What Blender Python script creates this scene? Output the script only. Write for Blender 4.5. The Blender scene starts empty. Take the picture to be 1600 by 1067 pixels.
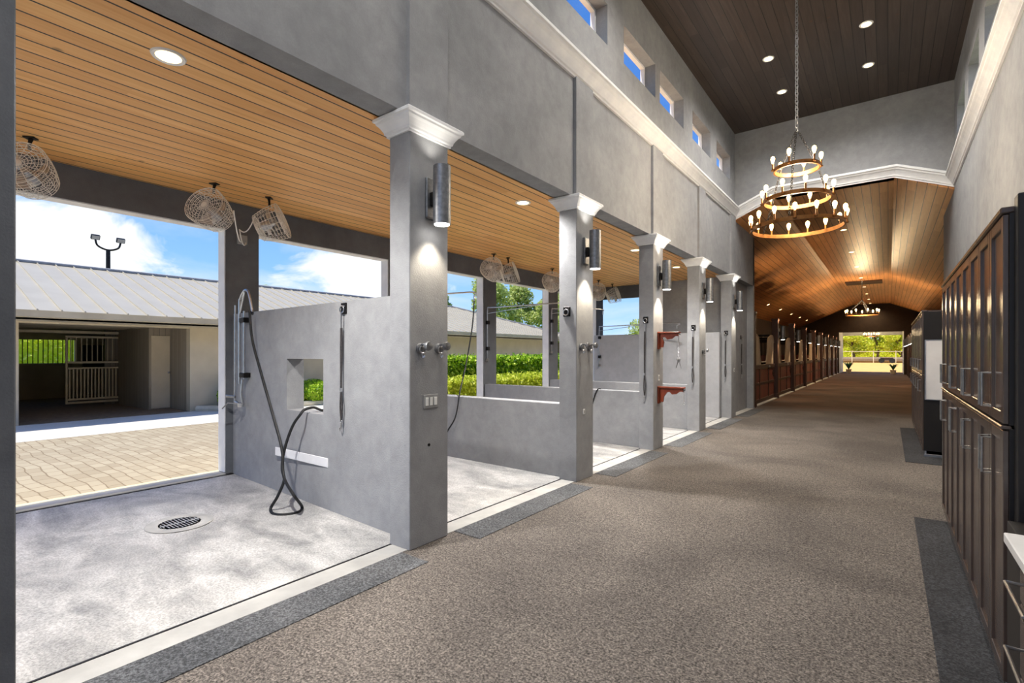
import bpy, math, random
import numpy as np
from mathutils import Vector, Matrix
random.seed(4); rng = np.random.default_rng(4)
PI = math.pi
sc = bpy.context.scene
COL = sc.collection

# ------------------------------------------------------------------ camera
F, CX, CY, HOR, CAMH = 779.0, 800.0, 533.5, 552.0, 1.6
YAW = math.atan(588.0/779.0)
cd = bpy.data.cameras.new('camera'); cam = bpy.data.objects.new('camera', cd); COL.objects.link(cam)
cam.location = (0, 0, CAMH); cam.rotation_euler = (PI/2, 0, YAW)
cd.sensor_width = 36; cd.lens = 36*F/1600; cd.shift_y = (HOR-CY)/1600.0
cd.clip_start = 0.05; cd.clip_end = 500
sc.camera = cam
sc.view_settings.view_transform = 'Standard'; sc.view_settings.look = 'None'
sc.view_settings.gamma = 1; sc.view_settings.use_curve_mapping = False
sc.view_settings.exposure = 0.58

def P(px, py, x=None, y=None, z=None):
    """point of the place on a given plane, measured from the photograph"""
    u = (px-CX)/F; v = (HOR-py)/F
    dx = -math.sin(YAW)+math.cos(YAW)*u; dy = math.cos(YAW)+math.sin(YAW)*u
    t = x/dx if x is not None else (y/dy if y is not None else (z-CAMH)/v)
    return Vector((dx*t, dy*t, CAMH+v*t))

# ------------------------------------------------------------------ node helpers
def new_nodes(nt):
    nt.nodes.clear(); return nt.nodes, nt.links
def lin(c):
    r = []
    for q in c[:3]:
        q = q/255.0
        r.append(q/12.92 if q <= .04045 else ((q+.055)/1.055)**2.4)
    return (r[0], r[1], r[2], 1)
class NT:
    def __init__(s, nt): s.n, s.l = new_nodes(nt)
    def add(s, typ, **kw):
        nd = s.n.new(typ)
        for k, v in kw.items():
            if k == 'inp':
                for a, b in v.items(): 
                    if isinstance(b, bpy.types.NodeSocket): s.l.new(b, nd.inputs[a])
                    else: nd.inputs[a].default_value = b
            else: setattr(nd, k, v)
        return nd
    def math(s, op, a, b=0.0, c=None, clamp=False):
        i = {0: a, 1: b}
        if c is not None: i[2] = c
        return s.add('ShaderNodeMath', operation=op, use_clamp=clamp, inp=i).outputs[0]
    def mix(s, f, a, b, blend='MIX'):
        m = s.add('ShaderNodeMix', data_type='RGBA', blend_type=blend, inp={0: f, 6: a, 7: b}); return m.outputs[2]
    def noise(s, vec, scale, detail=3, rough=.55, dist=0.0):
        return s.add('ShaderNodeTexNoise', inp={'Vector': vec, 'Scale': scale, 'Detail': detail, 'Roughness': rough, 'Distortion': dist}).outputs[0]
    def ramp(s, f, stops):
        r = s.add('ShaderNodeValToRGB', inp={0: f}); e = r.color_ramp.elements
        while len(e) < len(stops): e.new(.5)
        for q, (p, c) in zip(e, stops): q.position = p; q.color = c
        return r.outputs[0]
    def mapping(s, vec, scale=(1,1,1), rot=(0,0,0), loc=(0,0,0)):
        return s.add('ShaderNodeMapping', inp={0: vec, 1: loc, 2: rot, 3: scale}).outputs[0]

# ------------------------------------------------------------------ sky
w = bpy.data.worlds.new('sky'); sc.world = w; w.use_nodes = True
N = NT(w.node_tree)
tc = N.add('ShaderNodeTexCoord').outputs['Generated']
sp = N.add('ShaderNodeSeparateXYZ', inp={0: tc}); z = sp.outputs[2]
zz = N.math('MAXIMUM', z, 0.0)
base = N.ramp(zz, [(0.0, (.40,.60,.80,1)), (.16, (.21,.42,.76,1)), (.4, (.06,.21,.62,1)), (1, (.035,.13,.42,1))])
den = N.math('ADD', zz, .16)
cv = N.add('ShaderNodeCombineXYZ', inp={0: N.math('DIVIDE', sp.outputs[0], den), 1: N.math('DIVIDE', sp.outputs[1], den), 2: .3})
n1 = N.noise(N.mapping(cv.outputs[0], loc=(2.1, .4, 0)), .62, 7, .55, .3)
low = N.ramp(zz, [(0, (1,1,1,1)), (.30, (.75,.75,.75,1)), (.46, (0,0,0,1))])
nb = N.noise(N.mapping(tc, scale=(1, 1, 1.8)), 5.0, 6, .6, .5)
def blob(px, py, wx, wz):
    u = (px-CX)/F; v = (HOR-py)/F
    d = Vector((-math.sin(YAW)+math.cos(YAW)*u, math.cos(YAW)+math.sin(YAW)*u, v)).normalized()
    df = N.add('ShaderNodeVectorMath', operation='SUBTRACT', inp={0: tc, 1: tuple(d)}).outputs[0]
    sc_ = N.add('ShaderNodeVectorMath', operation='MULTIPLY', inp={0: df, 1: (1/wx, 1/wx, 1/wz)}).outputs[0]
    ln = N.add('ShaderNodeVectorMath', operation='LENGTH', inp={0: sc_}).outputs[1]
    return N.math('SUBTRACT', 1.0, ln)
bl = N.math('MAXIMUM', N.math('MAXIMUM', blob(95, 375, .17, .075), blob(20, 370, .16, .08)), N.math('MAXIMUM', blob(560, 425, .20, .075), blob(1180, 545, .3, .05)))
cb = N.ramp(N.math('ADD', bl, N.math('MULTIPLY', N.math('SUBTRACT', nb, .5), 2.4)), [(.12, (0,0,0,1)), (.42, (1,1,1,1))])
cm0 = N.math('MULTIPLY', N.ramp(n1, [(.46, (0,0,0,1)), (.60, (1,1,1,1))]), low)
cm = N.math('MAXIMUM', N.math('MULTIPLY', cm0, .45), cb)
skyc = N.mix(cm, base, (.74, .755, .78, 1))
bg = N.add('ShaderNodeBackground', inp={0: skyc, 1: 1.0})
N.l.new(bg.outputs[0], N.add('ShaderNodeOutputWorld').inputs[0])

# ------------------------------------------------------------------ sun
sl = bpy.data.lights.new('sun', 'SUN'); sl.energy = 4.2; sl.angle = math.radians(4); sl.color = (1, .93, .80)
so = bpy.data.objects.new('sun', sl); COL.objects.link(so); so.rotation_euler = (math.radians(24), math.radians(-9), 0)

# ------------------------------------------------------------------ light strengths
LW_BAY, LW_AISLE, LW_VAULT, LW_SCONCE, LW_CHAND = 470, 165, 150, 24, 130

# ------------------------------------------------------------------ materials
MATS = {}
def principled(name, build, rough=.6, metal=0.0, spec=.5):
    m = bpy.data.materials.new(name); m.use_nodes = True; N = NT(m.node_tree)
    b = N.add('ShaderNodeBsdfPrincipled', inp={'Roughness': rough, 'Metallic': metal, 'Specular IOR Level': spec})
    o = N.add('ShaderNodeOutputMaterial'); N.l.new(b.outputs[0], o.inputs[0])
    if callable(build): build(N, b)
    else: b.inputs['Base Color'].default_value = lin(build)
    MATS[name] = m; return m
def pos(N): return N.add('ShaderNodeNewGeometry').outputs['Position']
def obc(N): return N.add('ShaderNodeTexCoord').outputs['Object']
def bump(N, b, h, strength, dist=.01):
    bn = N.add('ShaderNodeBump', inp={'Height': h, 'Strength': strength, 'Distance': dist}); N.l.new(bn.outputs[0], b.inputs['Normal'])
def noisy(name, c1, c2, scale=3, fine=60, rough=.7, bmp=.15, metal=0.0, coord=obc, detail=4, spec=.5):
    def f(N, b):
        v = coord(N); n = N.noise(v, scale, detail)
        col = N.mix(N.ramp(n, [(.3, (0,0,0,1)), (.7, (1,1,1,1))]), lin(c1), lin(c2))
        N.l.new(col, b.inputs['Base Color'])
        if bmp: bump(N, b, N.noise(v, fine, 3), bmp, .01)
    return principled(name, f, rough, metal, spec)

def stucco(name, c1, c2):
    def f(N, b):
        v = pos(N)
        n = N.noise(v, 1.1, 5, .6, .4); n2 = N.noise(v, 7, 4, .65, .3); n3 = N.noise(v, 90, 2)
        m = N.math('ADD', N.math('MULTIPLY', n, .6), N.math('MULTIPLY', n2, .4))
        col = N.mix(N.ramp(m, [(.36, (0,0,0,1)), (.64, (1,1,1,1))]), lin(c1), lin(c2))
        col = N.mix(N.math('MULTIPLY', n3, .14), col, (0,0,0,1))
        N.l.new(col, b.inputs['Base Color'])
        bump(N, b, N.math('ADD', n3, N.math('MULTIPLY', n2, .8)), .25, .008)
    return principled(name, f, .75, 0, .25)
stucco('stucco', (142,143,146), (166,167,169))
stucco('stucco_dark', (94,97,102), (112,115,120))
stucco('stucco_pale', (176,177,180), (194,195,198))
stucco('stucco_white', (222,222,220), (236,236,234))
stucco('stucco_brown', (62,52,46), (74,62,54))
noisy('trim_white', (226,227,230), (240,240,240), 6, 40, .5, .03)

def planks(name, c1, c2, c3, width, axis=0, groove=.07, rough=.45, gap=(.02,.01,.006,1), grain=1.0, off=0.0, along=1, coordf=pos):
    """boards running along `along`, their joints spaced on `axis`"""
    def f(N, b):
        v = coordf(N); s = N.add('ShaderNodeSeparateXYZ', inp={0: v})
        a = N.math('DIVIDE', N.math('ADD', s.outputs[axis], 50+off), width)
        idx = N.math('FLOOR', a); fr = N.math('SUBTRACT', a, idx)
        rnd = N.add('ShaderNodeTexWhiteNoise', noise_dimensions='1D', inp={'W': idx}).outputs[0]
        lenp = N.math('ADD', N.math('DIVIDE', s.outputs[along], 2.6), N.math('MULTIPLY', rnd, 7.3))
        rnd2 = N.add('ShaderNodeTexWhiteNoise', noise_dimensions='2D',
                     inp={'Vector': N.add('ShaderNodeCombineXYZ', inp={0: idx, 1: N.math('FLOOR', lenp)}).outputs[0]}).outputs[0]
        sca = [14, 14, 14]; sca[along] = .7
        gv = N.mapping(v, scale=tuple(sca))
        off3 = N.add('ShaderNodeVectorMath', operation='ADD', inp={0: gv, 1: N.add('ShaderNodeCombineXYZ', inp={0: N.math('MULTIPLY', rnd2, 30), 1: 0.0, 2: 0.0}).outputs[0]}).outputs[0]
        g = N.noise(off3, 1.0, 6, .65, 1.2)
        g2 = N.noise(v, 1.3, 3)
        col = N.mix(N.ramp(g, [(.32, (0,0,0,1)), (.68, (1,1,1,1))]), lin(c1), lin(c2))
        col = N.mix(N.math('MULTIPLY', rnd2, .55), col, lin(c3))
        vo = N.add('ShaderNodeTexVoronoi', feature='F1', inp={'Vector': N.mapping(v, scale=(2.2,)*3), 'Scale': 1.0})
        kn = N.ramp(vo.outputs['Distance'], [(.0, (1,1,1,1)), (.035, (.9,.9,.9,1)), (.075, (0,0,0,1))])
        col = N.mix(N.math('MULTIPLY', kn, .55*grain), col, (.10, .04, .015, 1))
        gr = N.math('MAXIMUM', N.math('LESS_THAN', fr, groove*.5), N.math('GREATER_THAN', fr, 1-groove*.5))
        col = N.mix(gr, col, gap)
        N.l.new(col, b.inputs['Base Color'])
        h = N.math('SUBTRACT', N.math('MULTIPLY', g, .12), gr)
        bump(N, b, h, .5, .008)
    return principled(name, f, rough, 0, .4)
planks('wood_bay', (230,168,98), (250,200,132), (204,136,74), .165, groove=.085)
planks('wood_vault', (196,132,78), (226,164,106), (168,106,60), .165, rough=.4)
planks('wood_dark', (58,48,42), (80,68,60), (44,36,32), .165, groove=.06, rough=.42, gap=(.004,.003,.003,1))
planks('wood_stall', (112,58,46), (136,76,60), (96,48,38), .12, axis=1, along=2, groove=.06, rough=.45)
planks('board_tan', (150,138,120), (168,156,138), (140,128,110), .14, axis=0, along=2, groove=.06, rough=.6, gap=(.12,.1,.08,1), grain=.2)
planks('board_tan_y', (150,138,120), (168,156,138), (140,128,110), .14, axis=1, along=2, groove=.06, rough=.6, gap=(.12,.1,.08,1), grain=.2)
noisy('post_wood', (50,30,22), (70,42,30), 4, 30, .5, .1)
noisy('rack_wood', (112,44,24), (146,66,36), 8, 40, .35, .08)
noisy('stall_tan', (150,132,112), (172,154,132), 5, 40, .5, .05)
noisy('cabinet_wood', (66,55,50), (84,71,64), 3, 80, .22, .04, spec=.7)
noisy('cabinet_side', (14,10,9), (22,16,13), 3, 80, .5, .04)
noisy('counter_white', (236,234,230), (250,248,244), 5, 60, .25, .0)
def f_mat2(N, b):
    v = pos(N)
    fine = N.noise(v, 75, 3, .7); big = N.noise(v, 1.4, 3)
    m = N.ramp(big, [(.3, lin((76,78,81))), (.7, lin((98,99,101)))])
    N.l.new(N.mix(1.0, m, N.ramp(fine, [(.38, (.4,.4,.4,1)), (.5, (.9,.9,.9,1)), (.63, (1.7,1.7,1.7,1))]), 'MULTIPLY'), b.inputs['Base Color']); bump(N, b, fine, .5, .012)
principled('mat_grey', f_mat2, .8, 0, .25)
noisy('metal_grey', (120,122,126), (150,152,156), 30, 200, .42, .05, metal=.8)
noisy('metal_steel', (176,178,182), (205,206,210), 12, 80, .3, .02, metal=1)
noisy('metal_black', (22,20,20), (38,34,32), 12, 80, .45, .05, metal=.6)
noisy('metal_bronze', (120,78,42), (160,110,62), 14, 80, .4, .05, metal=.85)
noisy('metal_wire', (232,230,224), (248,246,240), 20, 80, .4, .0, metal=.1)
noisy('handle_metal', (140,138,136), (176,172,168), 20, 80, .3, .0, metal=.9)
noisy('rubber_black', (10,10,11), (20,20,22), 12, 90, .6, .05)
noisy('rope_dark', (44,42,44), (70,66,66), 60, 200, .8, .2)
noisy('plastic_white', (228,228,226), (242,242,240), 6, 40, .35, .0)
noisy('plastic_grey', (140,140,140), (160,160,160), 6, 40, .4, .0)
noisy('board_white', (226,226,228), (240,240,242), 3, 40, .4, .0)
noisy('building_stucco', (196,182,156), (212,198,172), 1.5, 60, .8, .15)
noisy('building_trim', (182,172,150), (200,190,168), 2, 60, .6, .0)
noisy('gate_cream', (214,200,170), (230,216,186), 6, 60, .5, .0)
noisy('bark', (88,70,52), (124,102,78), 6, 30, .9, .4)
noisy('soil', (116,98,78), (150,130,106), 9, 60, .95, .3)
noisy('kerb_concrete', (196,188,168), (218,210,190), 5, 60, .8, .1)
noisy('stall_floor_dark', (40,30,24), (60,46,36), 3, 30, .9, .2)
noisy('leather', (40,24,16), (60,34,22), 10, 60, .5, .1)
def leafm(name, c1, c2, c3):
    def f(N, b):
        oi = N.add('ShaderNodeNewGeometry').outputs['Random Per Island']
        c = N.ramp(oi, [(0, lin(c1)), (.5, lin(c2)), (1, lin(c3))])
        N.l.new(c, b.inputs['Base Color'])
        b.inputs['Subsurface Weight'].default_value = 0
        t = N.add('ShaderNodeBsdfTranslucent', inp={0: c})
        ms = N.add('ShaderNodeMixShader', inp={0: .35, 1: b.outputs[0], 2: t.outputs[0]})
        out = [x for x in N.n if x.type == 'OUTPUT_MATERIAL'][0]; N.l.new(ms.outputs[0], out.inputs[0])
    return principled(name, f, .5)
leafm('leaf_hedge', (70,120,10), (158,200,30), (224,240,90))
leafm('leaf_low', (150,170,30), (196,208,56), (226,232,100))
leafm('leaf_pine', (120,146,70), (186,200,104), (226,232,160))
leafm('leaf_far', (190,206,40), (222,230,70), (244,244,130))
leafm('leaf_dark', (40,80,56), (60,110,76), (96,140,100))

def f_aisle(N, b):
    v = pos(N)
    big = N.noise(v, .55, 4, .6, .6)
    fine = N.noise(v, 75, 3, .7)
    fine2 = N.noise(v, 26, 3, .6)
    m = N.ramp(big, [(.35, lin((88,83,79))), (.65, lin((116,110,104)))])
    fr = N.ramp(N.math('ADD', N.math('MULTIPLY', fine, .75), N.math('MULTIPLY', fine2, .25)), [(.38, (.20,.19,.18,1)), (.5, (.85,.83,.82,1)), (.63, (2.0,1.95,1.9,1))])
    col = N.mix(1.0, m, fr, 'MULTIPLY')
    # deeper brown rubber in the stall wing, past the joint at y = 16.2
    s = N.add('ShaderNodeSeparateXYZ', inp={0: v})
    far = N.ramp(N.math('MULTIPLY', N.math('SUBTRACT', s.outputs[1], 15.6), .7, clamp=True), [(0, (0,0,0,1)), (1, (1,1,1,1))])
    mf = N.ramp(N.noise(v, .8, 3), [(.35, lin((58,42,34))), (.65, lin((82,60,48)))])
    col = N.mix(far, col, mf)
    N.l.new(col, b.inputs['Base Color'])
    bump(N, b, fine, .55, .012)
principled('floor_rubber', f_aisle, .8, 0, .25)
def f_mat(N, b):
    v = pos(N)
    fine = N.noise(v, 75, 3, .7); big = N.noise(v, 1.4, 3)
    m = N.ramp(big, [(.3, lin((42,43,46))), (.7, lin((60,61,64)))])
    fr = N.ramp(fine, [(.38, (.4,.4,.4,1)), (.5, (.9,.9,.9,1)), (.63, (1.7,1.7,1.7,1))])
    N.l.new(N.mix(1.0, m, fr, 'MULTIPLY'), b.inputs['Base Color']); bump(N, b, fine, .5, .012)
principled('mat_rubber', f_mat, .8, 0, .25)
def f_bay(N, b):
    v = pos(N)
    sw = N.noise(N.mapping(v, rot=(0,0,.5), scale=(.6, 1.5, 1)), 1.1, 6, .62, 1.6)
    n2 = N.noise(v, 3.2, 5, .65, .8); fine = N.noise(v, 70, 3, .7)
    m = N.math('ADD', N.math('MULTIPLY', sw, .65), N.math('MULTIPLY', n2, .35))
    col = N.ramp(m, [(.36, lin((140,140,140))), (.5, lin((178,177,175))), (.64, lin((212,210,207)))])
    col = N.mix(1.0, col, N.ramp(fine, [(.36, (.66,.66,.66,1)), (.62, (1.12,1.12,1.12,1))]), 'MULTIPLY')
    N.l.new(col, b.inputs['Base Color']); bump(N, b, fine, .35, .01)
principled('bay_concrete', f_bay, .62, 0, .4)
noisy('sill_concrete', (158,157,154), (182,181,177), 4, 80, .75, .12, coord=pos)
noisy('sill_cream', (206,198,160), (222,214,178), 4, 80, .75, .12, coord=pos)
def f_pav(N, b):
    v = pos(N)
    wv = N.noise(v, 1.2, 2)
    vv = N.add('ShaderNodeVectorMath', operation='ADD', inp={0: v, 1: N.add('ShaderNodeCombineXYZ', inp={0: 0.0, 1: N.math('MULTIPLY', wv, .16), 2: 0.0}).outputs[0]}).outputs[0]
    br = N.add('ShaderNodeTexBrick', offset=.5, inp={'Vector': vv, 'Color1': lin((172,162,142)), 'Color2': lin((152,140,120)), 'Mortar': lin((116,100,80)),
         'Scale': 1.0, 'Mortar Size': .008, 'Mortar Smooth': .2, 'Bias': -.1, 'Brick Width': .30, 'Row Height': .15})
    c = N.mix(N.math('MULTIPLY', N.noise(v, 30, 3), .35), br.outputs[0], lin((178,170,150)))
    N.l.new(c, b.inputs['Base Color']); bump(N, b, br.outputs[1], -.4, .01)
principled('paver', f_pav, .85, 0, .2)
noisy('apron_white', (222,218,208), (240,236,226), 40, 120, .85, .2, coord=pos)
noisy('sand', (216,168,88), (234,190,112), 1.2, 50, .95, .2, coord=pos)
noisy('grass', (110,130,60), (140,156,80), 2, 50, .95, .2, coord=pos)
def f_roof(N, b):
    v = pos(N); n = N.noise(v, 1.5, 3)
    N.l.new(N.mix(n, lin((172,165,148)), lin((190,184,168))), b.inputs['Base Color'])
principled('roof_metal', f_roof, .45, .15, .5)
def glass():
    m = bpy.data.materials.new('window_glass'); m.use_nodes = True; N = NT(m.node_tree)
    g = N.add('ShaderNodeBsdfGlossy', inp={'Roughness': .02}); t = N.add('ShaderNodeBsdfTransparent')
    ms = N.add('ShaderNodeMixShader', inp={0: .06, 1: t.outputs[0], 2: g.outputs[0]})
    N.l.new(ms.outputs[0], N.add('ShaderNodeOutputMaterial').inputs[0]); MATS['window_glass'] = m
glass()
def emis(name, c, s):
    m = bpy.data.materials.new(name); m.use_nodes = True; N = NT(m.node_tree)
    e = N.add('ShaderNodeEmission', inp={0: c, 1: s}); N.l.new(e.outputs[0], N.add('ShaderNodeOutputMaterial').inputs[0]); MATS[name] = m
emis('lamp_warm', (1, .72, .32, 1), 7)
emis('lamp_bulb', (1, .66, .26, 1), 10)
emis('lamp_white', (1, .97, .92, 1), 9)

# ------------------------------------------------------------------ mesh builder
class MB:
    def __init__(s): s.v = []; s.f = []; s.sm = []
    def _add(s, vs, fs, smooth=False):
        o = len(s.v); s.v += [tuple(q) for q in vs]; s.f += [tuple(i+o for i in f) for f in fs]; s.sm += [smooth]*len(fs); return s
    def box(s, x0, x1, y0, y1, z0, z1, bev=0.0, M=None):
        if x0 > x1: x0, x1 = x1, x0
        if y0 > y1: y0, y1 = y1, y0
        if z0 > z1: z0, z1 = z1, z0
        b = min(bev, (x1-x0)*.45, (y1-y0)*.45, (z1-z0)*.45)
        if b <= 0:
            vs = [(x, y, z) for z in (z0, z1) for y in (y0, y1) for x in (x0, x1)]
            fs = [(0,2,3,1), (4,5,7,6), (0,1,5,4), (2,6,7,3), (0,4,6,2), (1,3,7,5)]
        else:
            idx = {}; vs = []
            X = (x0, x1); Y = (y0, y1); Z = (z0, z1)
            for i in (0,1):
                for j in (0,1):
                    for k in (0,1):
                        sx, sy, sz = (b if i == 0 else -b), (b if j == 0 else -b), (b if k == 0 else -b)
                        idx[i,j,k,0] = len(vs); vs.append((X[i], Y[j]+sy, Z[k]+sz))
                        idx[i,j,k,1] = len(vs); vs.append((X[i]+sx, Y[j], Z[k]+sz))
                        idx[i,j,k,2] = len(vs); vs.append((X[i]+sx, Y[j]+sy, Z[k]))
            fs = []
            c = Vector(((x0+x1)/2, (y0+y1)/2, (z0+z1)/2))
            def face(ids):
                p = [Vector(vs[q]) for q in ids]; n = (p[1]-p[0]).cross(p[2]-p[0]); m = sum(p, Vector())/len(p)
                fs.append(tuple(ids) if n.dot(m-c) > 0 else tuple(reversed(ids)))
            for i in (0,1): face([idx[i,0,0,0], idx[i,1,0,0], idx[i,1,1,0], idx[i,0,1,0]])
            for j in (0,1): face([idx[0,j,0,1], idx[1,j,0,1], idx[1,j,1,1], idx[0,j,1,1]])
            for k in (0,1): face([idx[0,0,k,2], idx[1,0,k,2], idx[1,1,k,2], idx[0,1,k,2]])
            for a in (0,1):
                for d in (0,1):
                    face([idx[0,a,d,1], idx[1,a,d,1], idx[1,a,d,2], idx[0,a,d,2]])
                    face([idx[a,0,d,0], idx[a,1,d,0], idx[a,1,d,2], idx[a,0,d,2]])
                    face([idx[a,d,0,0], idx[a,d,1,0], idx[a,d,1,1], idx[a,d,0,1]])
            for i in (0,1):
                for j in (0,1):
                    for k in (0,1): face([idx[i,j,k,0], idx[i,j,k,1], idx[i,j,k,2]])
        if M is not None: vs = [M @ Vector(q) for q in vs]
        return s._add(vs, fs)
    def prism(s, poly, a0, a1, axis='y', smooth=False):
        """poly in the plane across `axis`: y -> (x,z); x -> (y,z); z -> (x,y)"""
        n = len(poly)
        def q(p, a): return {'y': (p[0], a, p[1]), 'x': (a, p[0], p[1]), 'z': (p[0], p[1], a)}[axis]
        vs = [q(p, a0) for p in poly]+[q(p, a1) for p in poly]
        fs = [(i, (i+1) % n, n+(i+1) % n, n+i) for i in range(n)]+[tuple(range(n))[::-1], tuple(range(n, 2*n))]
        return s._add(vs, fs, smooth)
    def tube(s, pts, r, n=8, closed=False, cap=True):
        pts = [Vector(p) for p in pts]; m = len(pts)
        rs = r if isinstance(r, (list, tuple)) else [r]*m
        tang = []
        for i in range(m):
            a = pts[(i-1) % m] if (closed or i > 0) else pts[i]; b = pts[(i+1) % m] if (closed or i < m-1) else pts[i]
            t = b-a; tang.append(t.normalized() if t.length > 1e-9 else Vector((0,0,1)))
        up = Vector((0,0,1)) if abs(tang[0].z) < .9 else Vector((1,0,0))
        nrm = (up-tang[0]*up.dot(tang[0])).normalized(); vs = []
        for i in range(m):
            nrm = nrm-tang[i]*nrm.dot(tang[i])
            nrm = nrm.normalized() if nrm.length > 1e-6 else tang[i].orthogonal().normalized()
            bi = tang[i].cross(nrm)
            for k in range(n):
                a = 2*PI*k/n; vs.append(pts[i]+(nrm*math.cos(a)+bi*math.sin(a))*rs[i])
        fs = []
        for i in range(m if closed else m-1):
            j = (i+1) % m
            for k in range(n): fs.append((i*n+k, i*n+(k+1) % n, j*n+(k+1) % n, j*n+k))
        if not closed and cap: fs += [tuple(range(n))[::-1], tuple((m-1)*n+k for k in range(n))]
        return s._add(vs, fs, True)
    def ring(s, c, R, r, axis='z', n=32, k=5):
        c = Vector(c); p = []
        for i in range(n):
            a = 2*PI*i/n; u, v = R*math.cos(a), R*math.sin(a)
            p.append(c+{'z': Vector((u,v,0)), 'y': Vector((u,0,v)), 'x': Vector((0,u,v))}[axis])
        return s.tube(p, r, k, closed=True)
    def lathe(s, prof, c=(0,0,0), axis='z', n=24, smooth=True):
        c = Vector(c); vs = []
        for (r, h) in prof:
            for i in range(n):
                a = 2*PI*i/n; u, v = r*math.cos(a), r*math.sin(a)
                vs.append(c+{'z': Vector((u,v,h)), 'y': Vector((u,h,v)), 'x': Vector((h,u,v))}[axis])
        m = len(prof); fs = []
        for j in range(m-1):
            for i in range(n): fs.append((j*n+i, j*n+(i+1) % n, (j+1)*n+(i+1) % n, (j+1)*n+i))
        if prof[0][0] > 1e-5 and prof[0] != prof[-1]: fs.append(tuple(range(n))[::-1])
        if prof[-1][0] > 1e-5 and prof[0] != prof[-1]: fs.append(tuple((m-1)*n+i for i in range(n)))
        return s._add(vs, fs, smooth)
    def raw(s, vs, fs, smooth=False): return s._add(vs, fs, smooth)
    def build(s, name, mat, parent=None, origin=None):
        me = bpy.data.meshes.new(name); V = [Vector(q) for q in s.v]
        if parent is not None:
            o0 = Vector(parent.get('_w', (0,0,0)))
            if origin is None: origin = o0
            loc = Vector((0,0,0)); V = [q-o0 for q in V]; wo = o0
        else:
            if origin is None:
                xs = [q.x for q in V]; ys = [q.y for q in V]; zs = [q.z for q in V]
                origin = Vector(((min(xs)+max(xs))/2, (min(ys)+max(ys))/2, min(zs)))
            origin = Vector(origin); loc = origin; V = [q-origin for q in V]; wo = origin
        me.from_pydata(V, [], s.f)
        me.polygons.foreach_set('use_smooth', s.sm)
        me.materials.append(MATS[mat]); me.update()
        import bmesh
        if len(s.f) < 60000:
            bm = bmesh.new(); bm.from_mesh(me); bmesh.ops.recalc_face_normals(bm, faces=bm.faces); bm.to_mesh(me); bm.free()
        if any(s.sm):
            try: me.set_sharp_from_angle(angle=math.radians(40))
            except Exception: pass
        o = bpy.data.objects.new(name, me); COL.objects.link(o); o.location = loc
        if parent is not None: o.parent = parent
        o['_w'] = tuple(wo)
        return o
def tag(o, label=None, cat=None, group=None, kind=None):
    if label: o['label'] = label
    if cat: o['category'] = cat
    if group: o['group'] = group
    if kind: o['kind'] = kind
    return o
def empty(name, loc, label, cat, group=None):
    o = bpy.data.objects.new(name, None); COL.objects.link(o); o.location = loc; o['_w'] = tuple(loc); o.empty_display_size = .1
    return tag(o, label, cat, group)
def struct(name, mb, mat): return tag(mb.build(name, mat), kind='structure')
def kids(o): return [c for c in COL.objects if c.parent == o]
def copy_tree(o, parent=None):
    c = o.copy(); COL.objects.link(c); c.parent = parent
    for ch in kids(o): copy_tree(ch, c)
    return c
def place(o, loc, rz=0.0, label=None, group=None):
    o.location = loc; o.rotation_euler.z = rz
    if label: o['label'] = label
    if group: o['group'] = group
    return o
def lamp(kind, parent, loc, energy, color, rot=(0,0,0), size=.1, spot=None, blend=.6):
    l = bpy.data.lights.new(kind.lower()+'_light', kind); l.energy = energy; l.color = color
    if kind == 'AREA': l.shape = 'DISK'; l.size = size
    else: l.shadow_soft_size = size
    if spot: l.spot_size = math.radians(spot); l.spot_blend = blend
    o = bpy.data.objects.new('light_source', l); COL.objects.link(o)
    o.location = loc; o.rotation_euler = rot
    if parent is not None: o.parent = parent
    return o
def leaves(n, sampler, size, aspect=.5):
    c = sampler(n); m = len(c)
    d = rng.normal(size=(m,3)); d /= np.linalg.norm(d, axis=1)[:,None]
    e = rng.normal(size=(m,3)); e -= d*np.sum(d*e, axis=1)[:,None]; e /= np.linalg.norm(e, axis=1)[:,None]
    sz = size*(.6+.8*rng.random(m))[:,None]
    V = np.stack([c-d*sz*.5, c+e*sz*aspect*.5, c+d*sz*.5, c-e*sz*aspect*.5], axis=1).reshape(-1,3)
    return V, m
def foliage(name, mat, parent, V, m, extra=None):
    me = bpy.data.meshes.new(name); o0 = np.array(parent.get('_w', (0,0,0)))if parent is not None else np.zeros(3)
    fs = np.arange(m*4).reshape(-1,4)
    me.from_pydata((V-o0).tolist(), [], fs.tolist()); me.materials.append(MATS[mat]); me.update()
    o = bpy.data.objects.new(name, me); COL.objects.link(o)
    if parent is not None: o.parent = parent
    return o

# ================================================================== STRUCTURE
XC = -3.09          # aisle face of the columns
XW = -3.13          # upper wall, aisle face
XB = -3.38          # upper wall, bay face
XO = -6.80          # outer wall of the wash bays, inner face
XR = 1.08           # right wall
YG = 13.6           # gable wall above the vault
YE = 15.9           # end of the tall hall
YF = 47.5           # far end wall
Y0 = -4.0
ZB, ZS, ZT, ZC = 3.56, 5.03, 7.2, 5.40
COLY = [0.0, 2.72, 5.42, 7.96, 10.47, 13.08]

struct('floor', MB().box(-3.12, XR+.2, Y0, YE, -.15, 0), 'floor_rubber')
struct('floor', MB().box(-3.32, 1.25, YE, YF+.0, -.15, 0), 'floor_rubber')
struct('floor', MB().prism([(-3.31, -.15), (-3.31, 0), (XO, .035), (XO, -.15)], Y0, 13.3), 'bay_concrete')
struct('trim_1', MB().box(-3.31, -3.12, Y0, YE-.02, -.15, .004), 'sill_concrete')
struct('trim_2', MB().box(XO, XO-.2, Y0, 13.3, -.15, .06, .01), 'sill_concrete')
struct('trim_3', MB().box(XO-.2, XO-.42, Y0, 30, -.15, .03, .01), 'sill_cream')
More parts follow.
